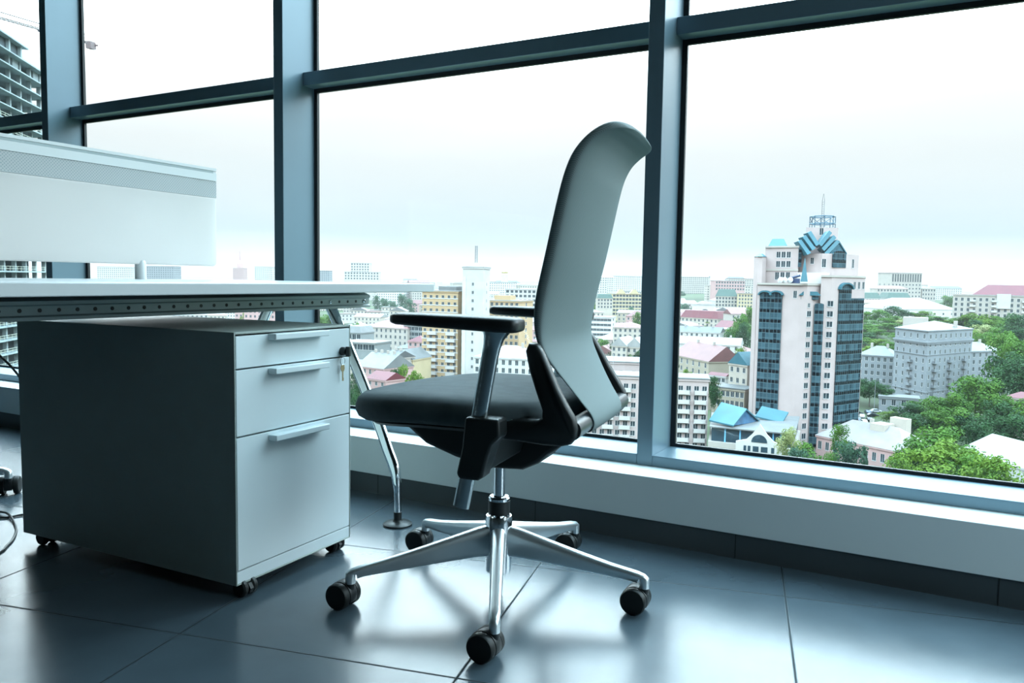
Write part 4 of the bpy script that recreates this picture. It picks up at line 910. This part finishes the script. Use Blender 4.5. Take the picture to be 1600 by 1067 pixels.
# ---------------------------------------------------------------- concrete tower under construction, with its crane
def construction():
    A, B = P2(-220, 140), P2(74, 224); ex = Vector((B.x - A.x, B.y - A.y, 0)); w = ex.length; rz = math.atan2(ex.y, ex.x)
    root = thing('construction_tower', 'concrete tower under construction beyond the leftmost window', 'building', (A.x, A.y, GZ - .5), rz)
    top = zof(60, 119, 222) - (GZ - .5); fh = 3.35; nfl = int(top / fh); dp = 18
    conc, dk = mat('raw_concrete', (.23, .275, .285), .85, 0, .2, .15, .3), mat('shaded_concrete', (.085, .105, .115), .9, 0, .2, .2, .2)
    slab = MB().box(-1.2, w + 1.0, -1.4, dp, -.32, 0).mesh('floor_slab', conc)
    rail = MB()
    for h in (.55, 1.1): rail.box(-1.1, w + .9, -1.32, -1.26, h, h + .07)
    x = -1.1
    while x < w + .9: rail.box(x, x + .07, -1.32, -1.26, 0, 1.15); x += 2.2
    railm = rail.mesh('guard_rail', mat('pale_guard_rail', (.42, .44, .36), .6))
    for k in range(nfl + 1):
        z = top - k * fh
        o = link(bpy.data.objects.new('floor_slab', slab)); o.parent = root; o.location = (0, 0, z)
        if k > 4 and z > 3:
            o = link(bpy.data.objects.new('guard_rail', railm)); o.parent = root; o.location = (0, 0, z)
    for i in range(int(w / 6.5) + 1):
        x = w - .5 - i * 6.5; MB().box(x - .4, x + .4, .2, 1.1, 0, top).build('column', conc, root)
    MB().box(0, w - 1.2, 4.2, dp - 1, 0, top).build('core_wall', dk, root)
    for i in range(int(w / 13)): MB().box(w - 5 - i * 13, w - 1.6 - i * 13, .3, 4.1, top - fh + .05, top - .35).build('wall_panel', conc, root)
    MB().box(w * .3, w - 13, .5, dp - 2, top, top + 3.4).build('roof_storey', dk, root); MB().box(w * .3 - 1, w - 11.5, -1.2, dp, top + 3.4, top + 3.8).build('roof_slab', conc, root)
    for i in range(4): MB().box(w - 14.5 - i * 7, w - 13.7 - i * 7, -.4, .4, top, top + 3.4).build('column', conc, root)
construction()
def crane():
    d = 250; base = P2(103, d); z0 = base.z
    root = thing('tower_crane', 'pale tower crane whose long jib crosses the upper left panes', 'crane', (base.x, base.y, z0))
    o = Vector((base.x, base.y, z0)); st = mat('pale_crane_steel', (.045, .042, .042), .6, .2); pk = mat('faded_red_crane_steel', (.13, .08, .08), .6, .2)
    tip, end, top = at(-150, -14, 170) - o, at(150, 72.5, d + 6) - o, at(103, 57, d) - o
    m = MB(); zt = top.z
    for dx, dy in ((-.9, -.9), (.9, -.9), (.9, .9), (-.9, .9)): m.tube([(dx, dy, 0), (dx, dy, zt)], .12, 5)
    k = 0
    while k < zt - 2.4:
        for a, b in (((-.9, -.9), (.9, -.9)), ((.9, -.9), (.9, .9)), ((.9, .9), (-.9, .9)), ((-.9, .9), (-.9, -.9))): m.tube([(*a, k), (*b, k + 2.4)], .07, 4)
        k += 2.4
    m.build('mast', pk, root)
    e = (end - tip); L = e.length; e.normalize(); s = e.cross(Vector((0, 0, 1))).normalized(); u = s.cross(e).normalized(); j = MB()
    hinge = top; J = (hinge - tip).length
    for off in (s * .7, s * -.7, u * 1.5): j.tube([tip + off, hinge + off], .15, 5)
    k = 0
    while k < J - 2:
        a = tip + e * k
        for p, q in ((s * .7, u * 1.5), (u * 1.5, s * -.7), (s * -.7, s * .7)): j.tube([a + p, a + e * 2 + q], .05, 4)
        k += 2
    j.build('jib', st, root)
    cj = MB(); cj.rings([[p + s * sx_ + u * sz for sx_, sz in ((-.7, 0), (.7, 0), (.7, .5), (-.7, .5))] for p in (hinge, end)]); cj.build('counter_jib', pk, root)
    q = hinge.lerp(end, .86); MB().rings([[q + e * k_ + s * sx_ + u * sz for sx_, sz in ((-.8, -1.3), (.8, -1.3), (.8, .9), (-.8, .9))] for k_ in (-2.6, 1.0)]).build('counterweight', mat('crane_ballast', (.13, .09, .09), .8), root)
    apex = hinge + Vector((0, 0, 7)); t = MB(); t.tube([hinge, apex], .2, 6); t.build('apex', pk, root)
    t = MB(); t.tube([apex, tip.lerp(hinge, .35) + u * 1.5], .06, 5); t.tube([apex, end], .06, 5); t.build('tie_rod', st, root)
    q = tip.lerp(hinge, .80); MB().rings([[q + e * k_ + s * sx_ + u * sz for sx_, sz in ((-.8, -.7), (.8, -.7), (.8, -.1), (-.8, -.1))] for k_ in (-1.3, 1.3)]).build('trolley', mat('dark_trolley', (.08, .08, .09), .6), root)
crane()

# ---------------------------------------------------------------- old-town houses and far houses that nothing singles out
MID = [('white', 'white'), ('cream', 'white'), ('stone', 'lightgrey'), ('pale', 'tin'), ('rose', 'pinkred'), ('cream', 'tin'), ('tan', 'lightgrey'), ('white', 'grey'), ('pink', 'white'), ('stone', 'pinkred')]
SPOTS = []
for root, w, dp, H, A, rz in ALLB:
    n_ = max(1, int(w / 14))
    for k in range(n_):
        x = w * (k + .5) / n_; SPOTS.append((A.x + math.cos(rz) * x - math.sin(rz) * dp / 2, A.y + math.sin(rz) * x + math.cos(rz) * dp / 2, max(dp, w / n_) * .62))
for px, d, r in ((1225, 262, 24), (1310, 270, 22), (1265, 275, 25), (1140, 236, 15), (1170, 234, 15), (1210, 232, 15), (1455, 350, 26), (1500, 360, 24), (788, 1400, 14), (103, 250, 5), (0, 200, 30), (60, 225, 25)):
    p = P2(px, d); SPOTS.append((p.x, p.y, r))
def taken(x, y, r): return any((x - a) ** 2 + (y - b) ** 2 < (r + c) ** 2 for a, b, c in SPOTS)
def filler(n, px0, px1, d0, d1, name, label, group, cat, hmin, hmax, wmin, wmax, plain):
    k = 0; tries = 0
    while k < n and tries < n * 40:
        tries += 1
        px = rnd.uniform(px0, px1); d = d0 * (d1 / d0) ** rnd.random(); w = rnd.uniform(wmin, wmax); pw = w * F / d
        dp = rnd.uniform(11, 18); cc_ = P2(px, d + dp / 2); rad = .56 * math.hypot(w, dp) * .92
        if taken(cc_.x, cc_.y, rad): continue
        SPOTS.append((cc_.x, cc_.y, rad)); k += 1
        wl, rf = rnd.choice(MID); h = rnd.uniform(hmin, hmax); g = P2(px, d).z
        t = rnd.uniform(-.25, .25) * w
        A, B = P2(px - pw / 2, d - t), P2(px + pw / 2, d + t); rz = math.atan2(B.y - A.y, B.x - A.x); W_ = math.hypot(B.x - A.x, B.y - A.y); zb = min(A.z, B.z) - .5
        root = thing(name, label, cat, (A.x, A.y, zb), rz, group)
        MB().box(0, W_, 0, dp, 0, h).build('walls', WG[wl] if plain else WM[wl], root)
        kind = rnd.choice(['hip', 'gable', 'flat', 'hip', 'front'] if not plain else ['flat', 'flat', 'hip', 'gable'])
        r = MB(); roofmesh(r, kind, W_, dp, h, rnd.uniform(2.2, 4.5)); r.build('roof', RM[rf], root)
        if not plain:
            me = winmesh(1.2, 1.8)
            for j in range(int((h - 1.2) / 3.3)):
                if d > 620 and j > 2: break
                for i in range(max(2, int(W_ / 3.4))): addwin(root, me, W_ * (i + .5) / max(2, int(W_ / 3.4)), 0, h - 1.9 - 3.3 * j)
filler(78, 545, 1000, 345, 950, 'town_house', 'low pale-roofed house in the crowded old town between the pedestal and the middle post', 'old town houses', 'house', 9, 16, 14, 30, False)
filler(22, 1058, 1168, 380, 950, 'town_house', 'low pale-roofed house in the crowded streets between the middle post and the tower', 'houses left of the tower', 'house', 8, 14, 13, 26, False)
filler(130, 480, 1000, 950, 4200, 'far_house', 'tiny pale building out in the hazy city left of the middle post', 'far city buildings, left', 'building', 12, 34, 22, 60, True)
filler(46, 1056, 1176, 1000, 4200, 'far_house', 'tiny pale building out in the hazy city between the middle post and the tower', 'far city buildings, middle', 'building', 12, 30, 22, 60, True)
filler(40, 1345, 1600, 1150, 4200, 'far_house', 'tiny pale building on the skyline right of the tower', 'far city buildings, right', 'building', 12, 28, 22, 60, True)
filler(40, 130, 432, 420, 2600, 'far_house', 'small pale building glimpsed over or under the desk left of the window post', 'far city buildings, behind the desk', 'building', 12, 36, 20, 50, True)

# ---------------------------------------------------------------- trees
def leafmat(name, lo, hi):
    m = bpy.data.materials.new(name); m.use_nodes = True; t = m.node_tree; t.nodes.clear()
    o = N(t, 'ShaderNodeOutputMaterial'); b = N(t, 'ShaderNodeBsdfPrincipled'); tl = N(t, 'ShaderNodeBsdfTranslucent')
    c = N(t, 'ShaderNodeTexCoord'); n = N(t, 'ShaderNodeTexNoise'); n.inputs['Scale'].default_value = 2.4; n.inputs['Detail'].default_value = 3; t.links.new(c.outputs['Object'], n.inputs['Vector'])
    r = ramp(t, [(.35, lo), (.65, hi)]); t.links.new(n.outputs['Fac'], r.inputs[0]); t.links.new(r.outputs[0], b.inputs['Base Color']); t.links.new(r.outputs[0], tl.inputs[0])
    b.inputs['Roughness'].default_value = .7; b.inputs['Specular IOR Level'].default_value = .15
    mx = N(t, 'ShaderNodeMixShader'); mx.inputs[0].default_value = .3; t.links.new(b.outputs[0], mx.inputs[1]); t.links.new(tl.outputs[0], mx.inputs[2]); t.links.new(mx.outputs[0], o.inputs[0]); return m
LEAF = {'green': leafmat('mid_green_leaves', (.024, .070, .009), (.062, .130, .016)), 'dark': leafmat('dark_green_leaves', (.010, .036, .012), (.026, .068, .020)), 'light': leafmat('light_green_leaves', (.045, .095, .009), (.095, .155, .018)),
        'blue': leafmat('blue_green_leaves', (.020, .052, .030), (.040, .080, .048)), 'blossom': leafmat('pale_blossom', (.13, .165, .045), (.25, .26, .12)), 'teal': leafmat('far_green_leaves', (.028, .07, .038), (.05, .105, .06))}
M_bark = mat('tree_bark', (.06, .05, .04), .9)
def crownmesh(seed, shape, nleaf=2600, ls=.05):
    r = random.Random(seed); m = MB(); blobs = []
    for i in range(22):
        if shape == 'round': a, rr, z = r.uniform(0, 2 * PI), r.uniform(.05, .34), r.uniform(.32, .88); k = math.sqrt(max(.05, 1 - ((z - .55) / .45) ** 2)); blobs.append((rr * k * 1.1 * math.cos(a), rr * k * 1.1 * math.sin(a), z, r.uniform(.11, .17)))
        else: a, z = r.uniform(0, 2 * PI), r.uniform(.1, .97); k = .30 * (1 - z) ** .7 + .03; blobs.append((k * math.cos(a) * .7, k * math.sin(a) * .7, z - .04, .06 + .14 * (1 - z)))
    for i in range(nleaf):
        x, y, z, R_ = r.choice(blobs); v = Vector((r.gauss(0, 1), r.gauss(0, 1), r.gauss(0, 1) + .25)).normalized(); p = Vector((x, y, z)) + v * R_ * r.uniform(.75, 1.05)
        nn = (v + Vector((r.uniform(-1, 1), r.uniform(-1, 1), r.uniform(-.6, 1))) * .7).normalized(); a = nn.cross(Vector((r.uniform(-1, 1), r.uniform(-1, 1), r.uniform(-1, 1)))).normalized(); b_ = nn.cross(a); s = ls * r.uniform(.6, 1.15)
        m.add([p + a * s * .5, p + b_ * s * .35, p - a * s * .5, p - b_ * s * .35], [(0, 1, 2, 3)])
    me = bpy.data.meshes.new('crown'); me.from_pydata(m.v, [], m.f); return me
CROWN = {}
def crown(shape, col, v):
    k = (shape, col, v)
    if k not in CROWN: me = crownmesh(v * 13 + (5 if shape == 'cone' else 1), shape); me.materials.append(LEAF[col]); CROWN[k] = me
    return CROWN[k]
TRUNK = MB().tube([(0, 0, 0), (.004, 0, .25), (0, .006, .5)], [.022, .017, .01], 7).mesh('trunk', M_bark, True)
def tree(px, ytop, d, wpx, label, col='green', shape='round', group=None, hmax=None):
    g = P2(px, d); zt = zof(px, ytop, d); H = zt - g.z; w = wpx * d / F
    if H < 3: H = 3
    root = thing('tree', label, 'tree', (g.x, g.y, g.z - .3), rnd.uniform(0, 6.28), group)
    k = w / .78 if shape == 'round' else w / .5
    lift = 0
    w *= 1.22; k = w / .78; hc = min(H * .96, max(w * 2.1, 6)) if shape == 'round' else H
    c = link(bpy.data.objects.new('crown', crown(shape, col, rnd.randrange(3)))); c.parent = root; c.scale = (k, k, hc); c.location = (0, 0, H - hc * (.985 if shape == 'round' else 1) + .3)
    t = link(bpy.data.objects.new('trunk', TRUNK)); t.parent = root; t.scale = (max(w, 4), max(w, 4), max(H - hc * .5, 2) * 2)
    return root
G = 'leafy tree in the park rising between the tower and the red-roofed apartments'
for px, y, d, w, c in ((1357, 487, 545, 24, 'green'), (1376, 484, 540, 30, 'green'), (1397, 478, 560, 26, 'dark'), (1413, 484, 560, 22, 'dark'), (1432, 488, 565, 26, 'green'), (1366, 508, 500, 32, 'green'), (1392, 505, 510, 34, 'green'), (1418, 497, 520, 26, 'blossom'), (1357, 528, 470, 26, 'green'), (1380, 530, 455, 30, 'light'),
                       (1398, 535, 440, 30, 'green'), (1362, 541, 430, 28, 'light'), (1446, 486, 560, 26, 'light'), (1468, 494, 540, 28, 'green'), (1484, 500, 530, 26, 'light'), (1506, 492, 500, 34, 'green'), (1530, 490, 490, 38, 'light'), (1556, 494, 490, 36, 'green'), (1462, 506, 500, 30, 'dark'), (1500, 512, 470, 34, 'green'),
                       (1542, 508, 450, 36, 'blossom'), (1560, 512, 440, 34, 'green'), (1590, 490, 440, 46, 'dark'), (1600, 510, 430, 40, 'dark'), (1575, 505, 450, 32, 'green'), (1482, 462, 900, 22, 'green'), (1520, 515, 430, 36, 'light'),
                       (1350, 500, 520, 30, 'green'), (1362, 520, 480, 32, 'dark'), (1375, 515, 490, 30, 'green'), (1385, 497, 525, 30, 'green'), (1406, 494, 530, 30, 'green'), (1424, 508, 500, 30, 'dark'), (1440, 500, 530, 28, 'green'), (1345, 512, 500, 30, 'green'), (1350, 545, 430, 30, 'light'), (1388, 545, 425, 30, 'green'),
                       (1410, 520, 470, 30, 'green'), (1372, 550, 415, 26, 'dark'), (1458, 497, 545, 26, 'green'), (1478, 508, 510, 28, 'green'), (1518, 500, 500, 30, 'green'), (1534, 500, 470, 30, 'dark'), (1492, 506, 505, 28, 'light'), (1550, 500, 470, 32, 'light'), (1580, 496, 470, 36, 'green'), (1546, 520, 415, 34, 'green'), (1565, 522, 400, 34, 'light'), (1340, 530, 460, 30, 'dark')):
    tree(px, y, d, w, G, c, group='park trees behind the grey block')
G = 'large tree at the right edge beside the grey apartment block'
for px, y, d, w, c in ((1578, 520, 330, 50, 'green'), (1600, 530, 320, 56, 'green'), (1585, 552, 300, 56, 'dark'), (1610, 565, 290, 60, 'dark')): tree(px, y, d, w, G, c, group='trees at the right edge')
G = 'dark tree at the foot of the grey wing beside the tower'
for px, y, d, w, c in ((1352, 592, 335, 30, 'dark'), (1368, 596, 328, 34, 'dark'), (1386, 602, 325, 30, 'dark'), (1396, 610, 322, 22, 'dark')): tree(px, y, d, w, G, c, group='dark trees by the car park')
G = 'round green tree in the dense clump in front of the grey apartment block'
for px, y, d, w, c in ((1405, 645, 292, 34, 'light'), (1430, 632, 285, 46, 'dark'), (1455, 628, 288, 44, 'green'), (1478, 622, 280, 50, 'green'), (1500, 615, 275, 46, 'green'), (1536, 590, 285, 66, 'green'), (1528, 592, 300, 44, 'dark'), (1556, 600, 280, 50, 'green'), (1575, 630, 262, 52, 'dark'), (1596, 622, 262, 52, 'green'),
                       (1440, 650, 265, 52, 'dark'), (1470, 645, 262, 56, 'green'), (1508, 640, 256, 60, 'green'), (1535, 650, 250, 50, 'dark'), (1600, 650, 240, 54, 'dark'), (1585, 655, 246, 44, 'dark'), (1545, 662, 240, 44, 'dark')):
    tree(px, y, d, w, G, c, group='clump before the grey block')
G = 'bright leafy tree in the row right of the pink mansion along the sill'
for px, y, d, w, c in ((1486, 672, 214, 78, 'green'), (1452, 690, 206, 62, 'green'), (1510, 692, 196, 80, 'light'), (1440, 706, 192, 60, 'light'), (1475, 706, 190, 80, 'light'), (1530, 715, 186, 62, 'green'), (1556, 716, 176, 56, 'light'), (1590, 722, 170, 70, 'light'), (1426, 716, 188, 44, 'light')):
    tree(px, y, d, w, G, c, group='bright trees along the sill')
tree(1241, 671, 196, 30, 'pale yellow-green blossoming tree at the foot of the tower', 'blossom'); tree(1268, 697, 198, 52, 'low green bush between the blossoming tree and the mansion', 'green')
tree(1256, 704, 190, 36, 'small leafy bush right under the blossoming tree', 'blue')
tree(1324, 667, 204, 27, 'tall bright green tree in front of the pink mansion', 'green'); tree(1340, 692, 192, 46, 'bluish green tree in front of the mansion wall', 'blue'); tree(1364, 702, 190, 22, 'small bluish conifer right of the mansion tree', 'blue', 'cone'); tree(1312, 712, 190, 24, 'small green shrub left of the mansion trees', 'green')
G = 'green tree squeezed between the town houses and the left side of the tower'
for px, y, d, w, c in ((1160, 492, 480, 26, 'green'), (1172, 480, 500, 24, 'green'), (1150, 512, 455, 26, 'green'), (1168, 505, 450, 26, 'dark'), (1142, 520, 440, 18, 'dark')): tree(px, y, d, w, G, c, group='trees left of the tower')
G = 'small tree scattered among the roofs between the middle post and the tower'
for px, y, d, w, c in ((1128, 492, 620, 18, 'blossom'), (1108, 502, 600, 20, 'light'), (1086, 478, 740, 12, 'dark'), (1070, 474, 760, 14, 'teal'), (1064, 455, 1100, 14, 'teal'), (1162, 544, 380, 18, 'light'), (1080, 578, 300, 20, 'light'), (1060, 560, 330, 10, 'dark'), (1118, 590, 270, 22, 'dark'), (1124, 605, 262, 18, 'dark')): tree(px, y, d, w, G, c, group='trees among the roofs')
G = 'dark green tree in the row between the chair back and the middle post'
for px, y, d, w, c in ((930, 532, 455, 24, 'blue'), (944, 530, 450, 24, 'green'), (958, 538, 440, 22, 'dark'), (970, 541, 430, 22, 'dark'), (982, 540, 425, 22, 'dark'), (994, 545, 420, 24, 'green'), (918, 528, 460, 22, 'blue'), (1003, 548, 415, 20, 'dark')): tree(px, y, d, w, G, c, group='tree row right of the chair')
G = 'far small tree right of the chair back'
for px, y, d, w, c in ((926, 473, 800, 14, 'light'), (936, 474, 790, 12, 'light'), (986, 480, 680, 12, 'teal'), (998, 488, 600, 16, 'green')): tree(px, y, d, w, G, c, group='far trees right of the chair')
G = 'distant green tree among the roofs left of the chair back'
for px, y, d, w, c in ((590, 462, 900, 14, 'teal'), (600, 466, 880, 14, 'teal'), (612, 470, 860, 16, 'teal'), (630, 459, 900, 16, 'teal'), (640, 468, 850, 16, 'teal'), (512, 491, 640, 30, 'green'), (500, 495, 600, 24, 'green'), (556, 504, 600, 14, 'light'), (632, 572, 290, 30, 'light'), (618, 578, 285, 16, 'dark'), (652, 580, 285, 22, 'light'), (556, 580, 262, 22, 'dark'), (562, 600, 252, 20, 'dark'), (553, 610, 240, 20, 'dark'), (560, 618, 230, 26, 'dark'), (842, 540, 420, 14, 'green')):
    tree(px, y, d, w, G, c, group='trees among the old town roofs')
G = 'green tree glimpsed under the desk beam left of the window post'
for px, y, d, w, c in ((400, 484, 620, 18, 'light'), (415, 486, 600, 20, 'teal'), (385, 487, 600, 16, 'light')): tree(px, y, d, w, G, c, group='trees under the desk beam')

# ---------------------------------------------------------------- cars, street lamp, roof aerial
CP = [mat('car_paint_' + k, v, .25, .3, .5, .02) for k, v in (('dark', (.02, .022, .026)), ('silver', (.35, .36, .38)), ('white', (.5, .5, .5)), ('navy', (.02, .03, .06)))]
def car_mesh():
    b = MB(); b.prism([(-2.1, .25), (2.1, .25), (2.15, .7), (1.9, .88), (1.1, .95), (.5, 1.42), (-1.1, 1.45), (-1.75, .98), (-2.12, .85)], -.85, .85, 'y'); return b
for i, (px, d, c) in enumerate(((1350, 312, 0), (1357, 306, 1), (1366, 314, 3), (1374, 308, 0), (1360, 296, 2), (1369, 300, 0), (1379, 316, 1), (1351, 300, 3))):
    p = P2(px, d); r_ = thing('parked_car', 'parked car in the small lot between the tower and the grey block', 'car', (p.x, p.y, p.z + .02), rnd.uniform(.2, .6) + (PI / 2 if i % 3 else 0), 'parked cars')
    car_mesh().build('car_body', CP[c], r_, bevel=.1)
    MB().prism([(1.0, .97), (.48, 1.38), (-1.05, 1.41), (-1.6, 1.0)], -.86, .86, 'y').build('car_windows', M_pane, r_)
    for x in (-1.3, 1.3):
        for y in (-.75, .75): MB().lathe([(.0001, -.1), (.31, -.1), (.31, .1), (.0001, .1)], (x, y, .31), (0, 1, 0), 14).build('wheel', M_rubber, r_)
p = P2(1376, 318); hgt = zof(1376, 596, 318) - p.z
lp = thing('street_lamp', 'slim grey street lamp at the car park beside the grey block', 'street lamp', tuple(p))
MB().tube([(0, 0, 0), (0, 0, hgt)], [.12, .07], 8).build('post', WM['grey'], lp, smooth=True); MB().tube([(0, 0, hgt), (.5, 0, hgt + .4), (1.6, 0, hgt + .5)], .05, 6).build('lamp_arm', WM['grey'], lp, smooth=True); MB().box(1.4, 2.1, -.13, .13, hgt + .44, hgt + .56).build('lamp_head', M_trimw, lp)
p = at(958, 578, 294); hgt = zof(958, 553, 294) - p.z
ae = thing('roof_aerial', 'thin forked aerial on the flat pink roof right of the chair', 'aerial', tuple(p))
b = MB(); b.tube([(0, 0, -.6), (0, 0, hgt)], .06, 6)
for k, l in ((.55, 1.5), (.42, 1.2)): b.tube([(-l, 0, hgt * k), (l, 0, hgt * k)], .04, 5)
b.build('aerial_rods', M_trimw, ae)

# ---------------------------------------------------------------- haze over the city
hz = bpy.data.materials.new('city_haze'); hz.use_nodes = True; t = hz.node_tree; t.nodes.clear()
o = N(t, 'ShaderNodeOutputMaterial'); vs_ = N(t, 'ShaderNodeVolumePrincipled'); t.links.new(vs_.outputs[0], o.inputs['Volume'])
vs_.inputs['Color'].default_value = (.52, .49, .485, 1); vs_.inputs['Density'].default_value = .00011
hb = MB(); hb.rings([[P2(px, d) + Vector((0, 0, h)) for px, d in ((-600, 120), (2200, 120), (2200, 9000), (-600, 9000))] for h in (-40, 190)])
hz_o = hb.build('haze', hz); tag(hz_o, 'thin pale haze hanging over the whole city', 'haze', kind='stuff')
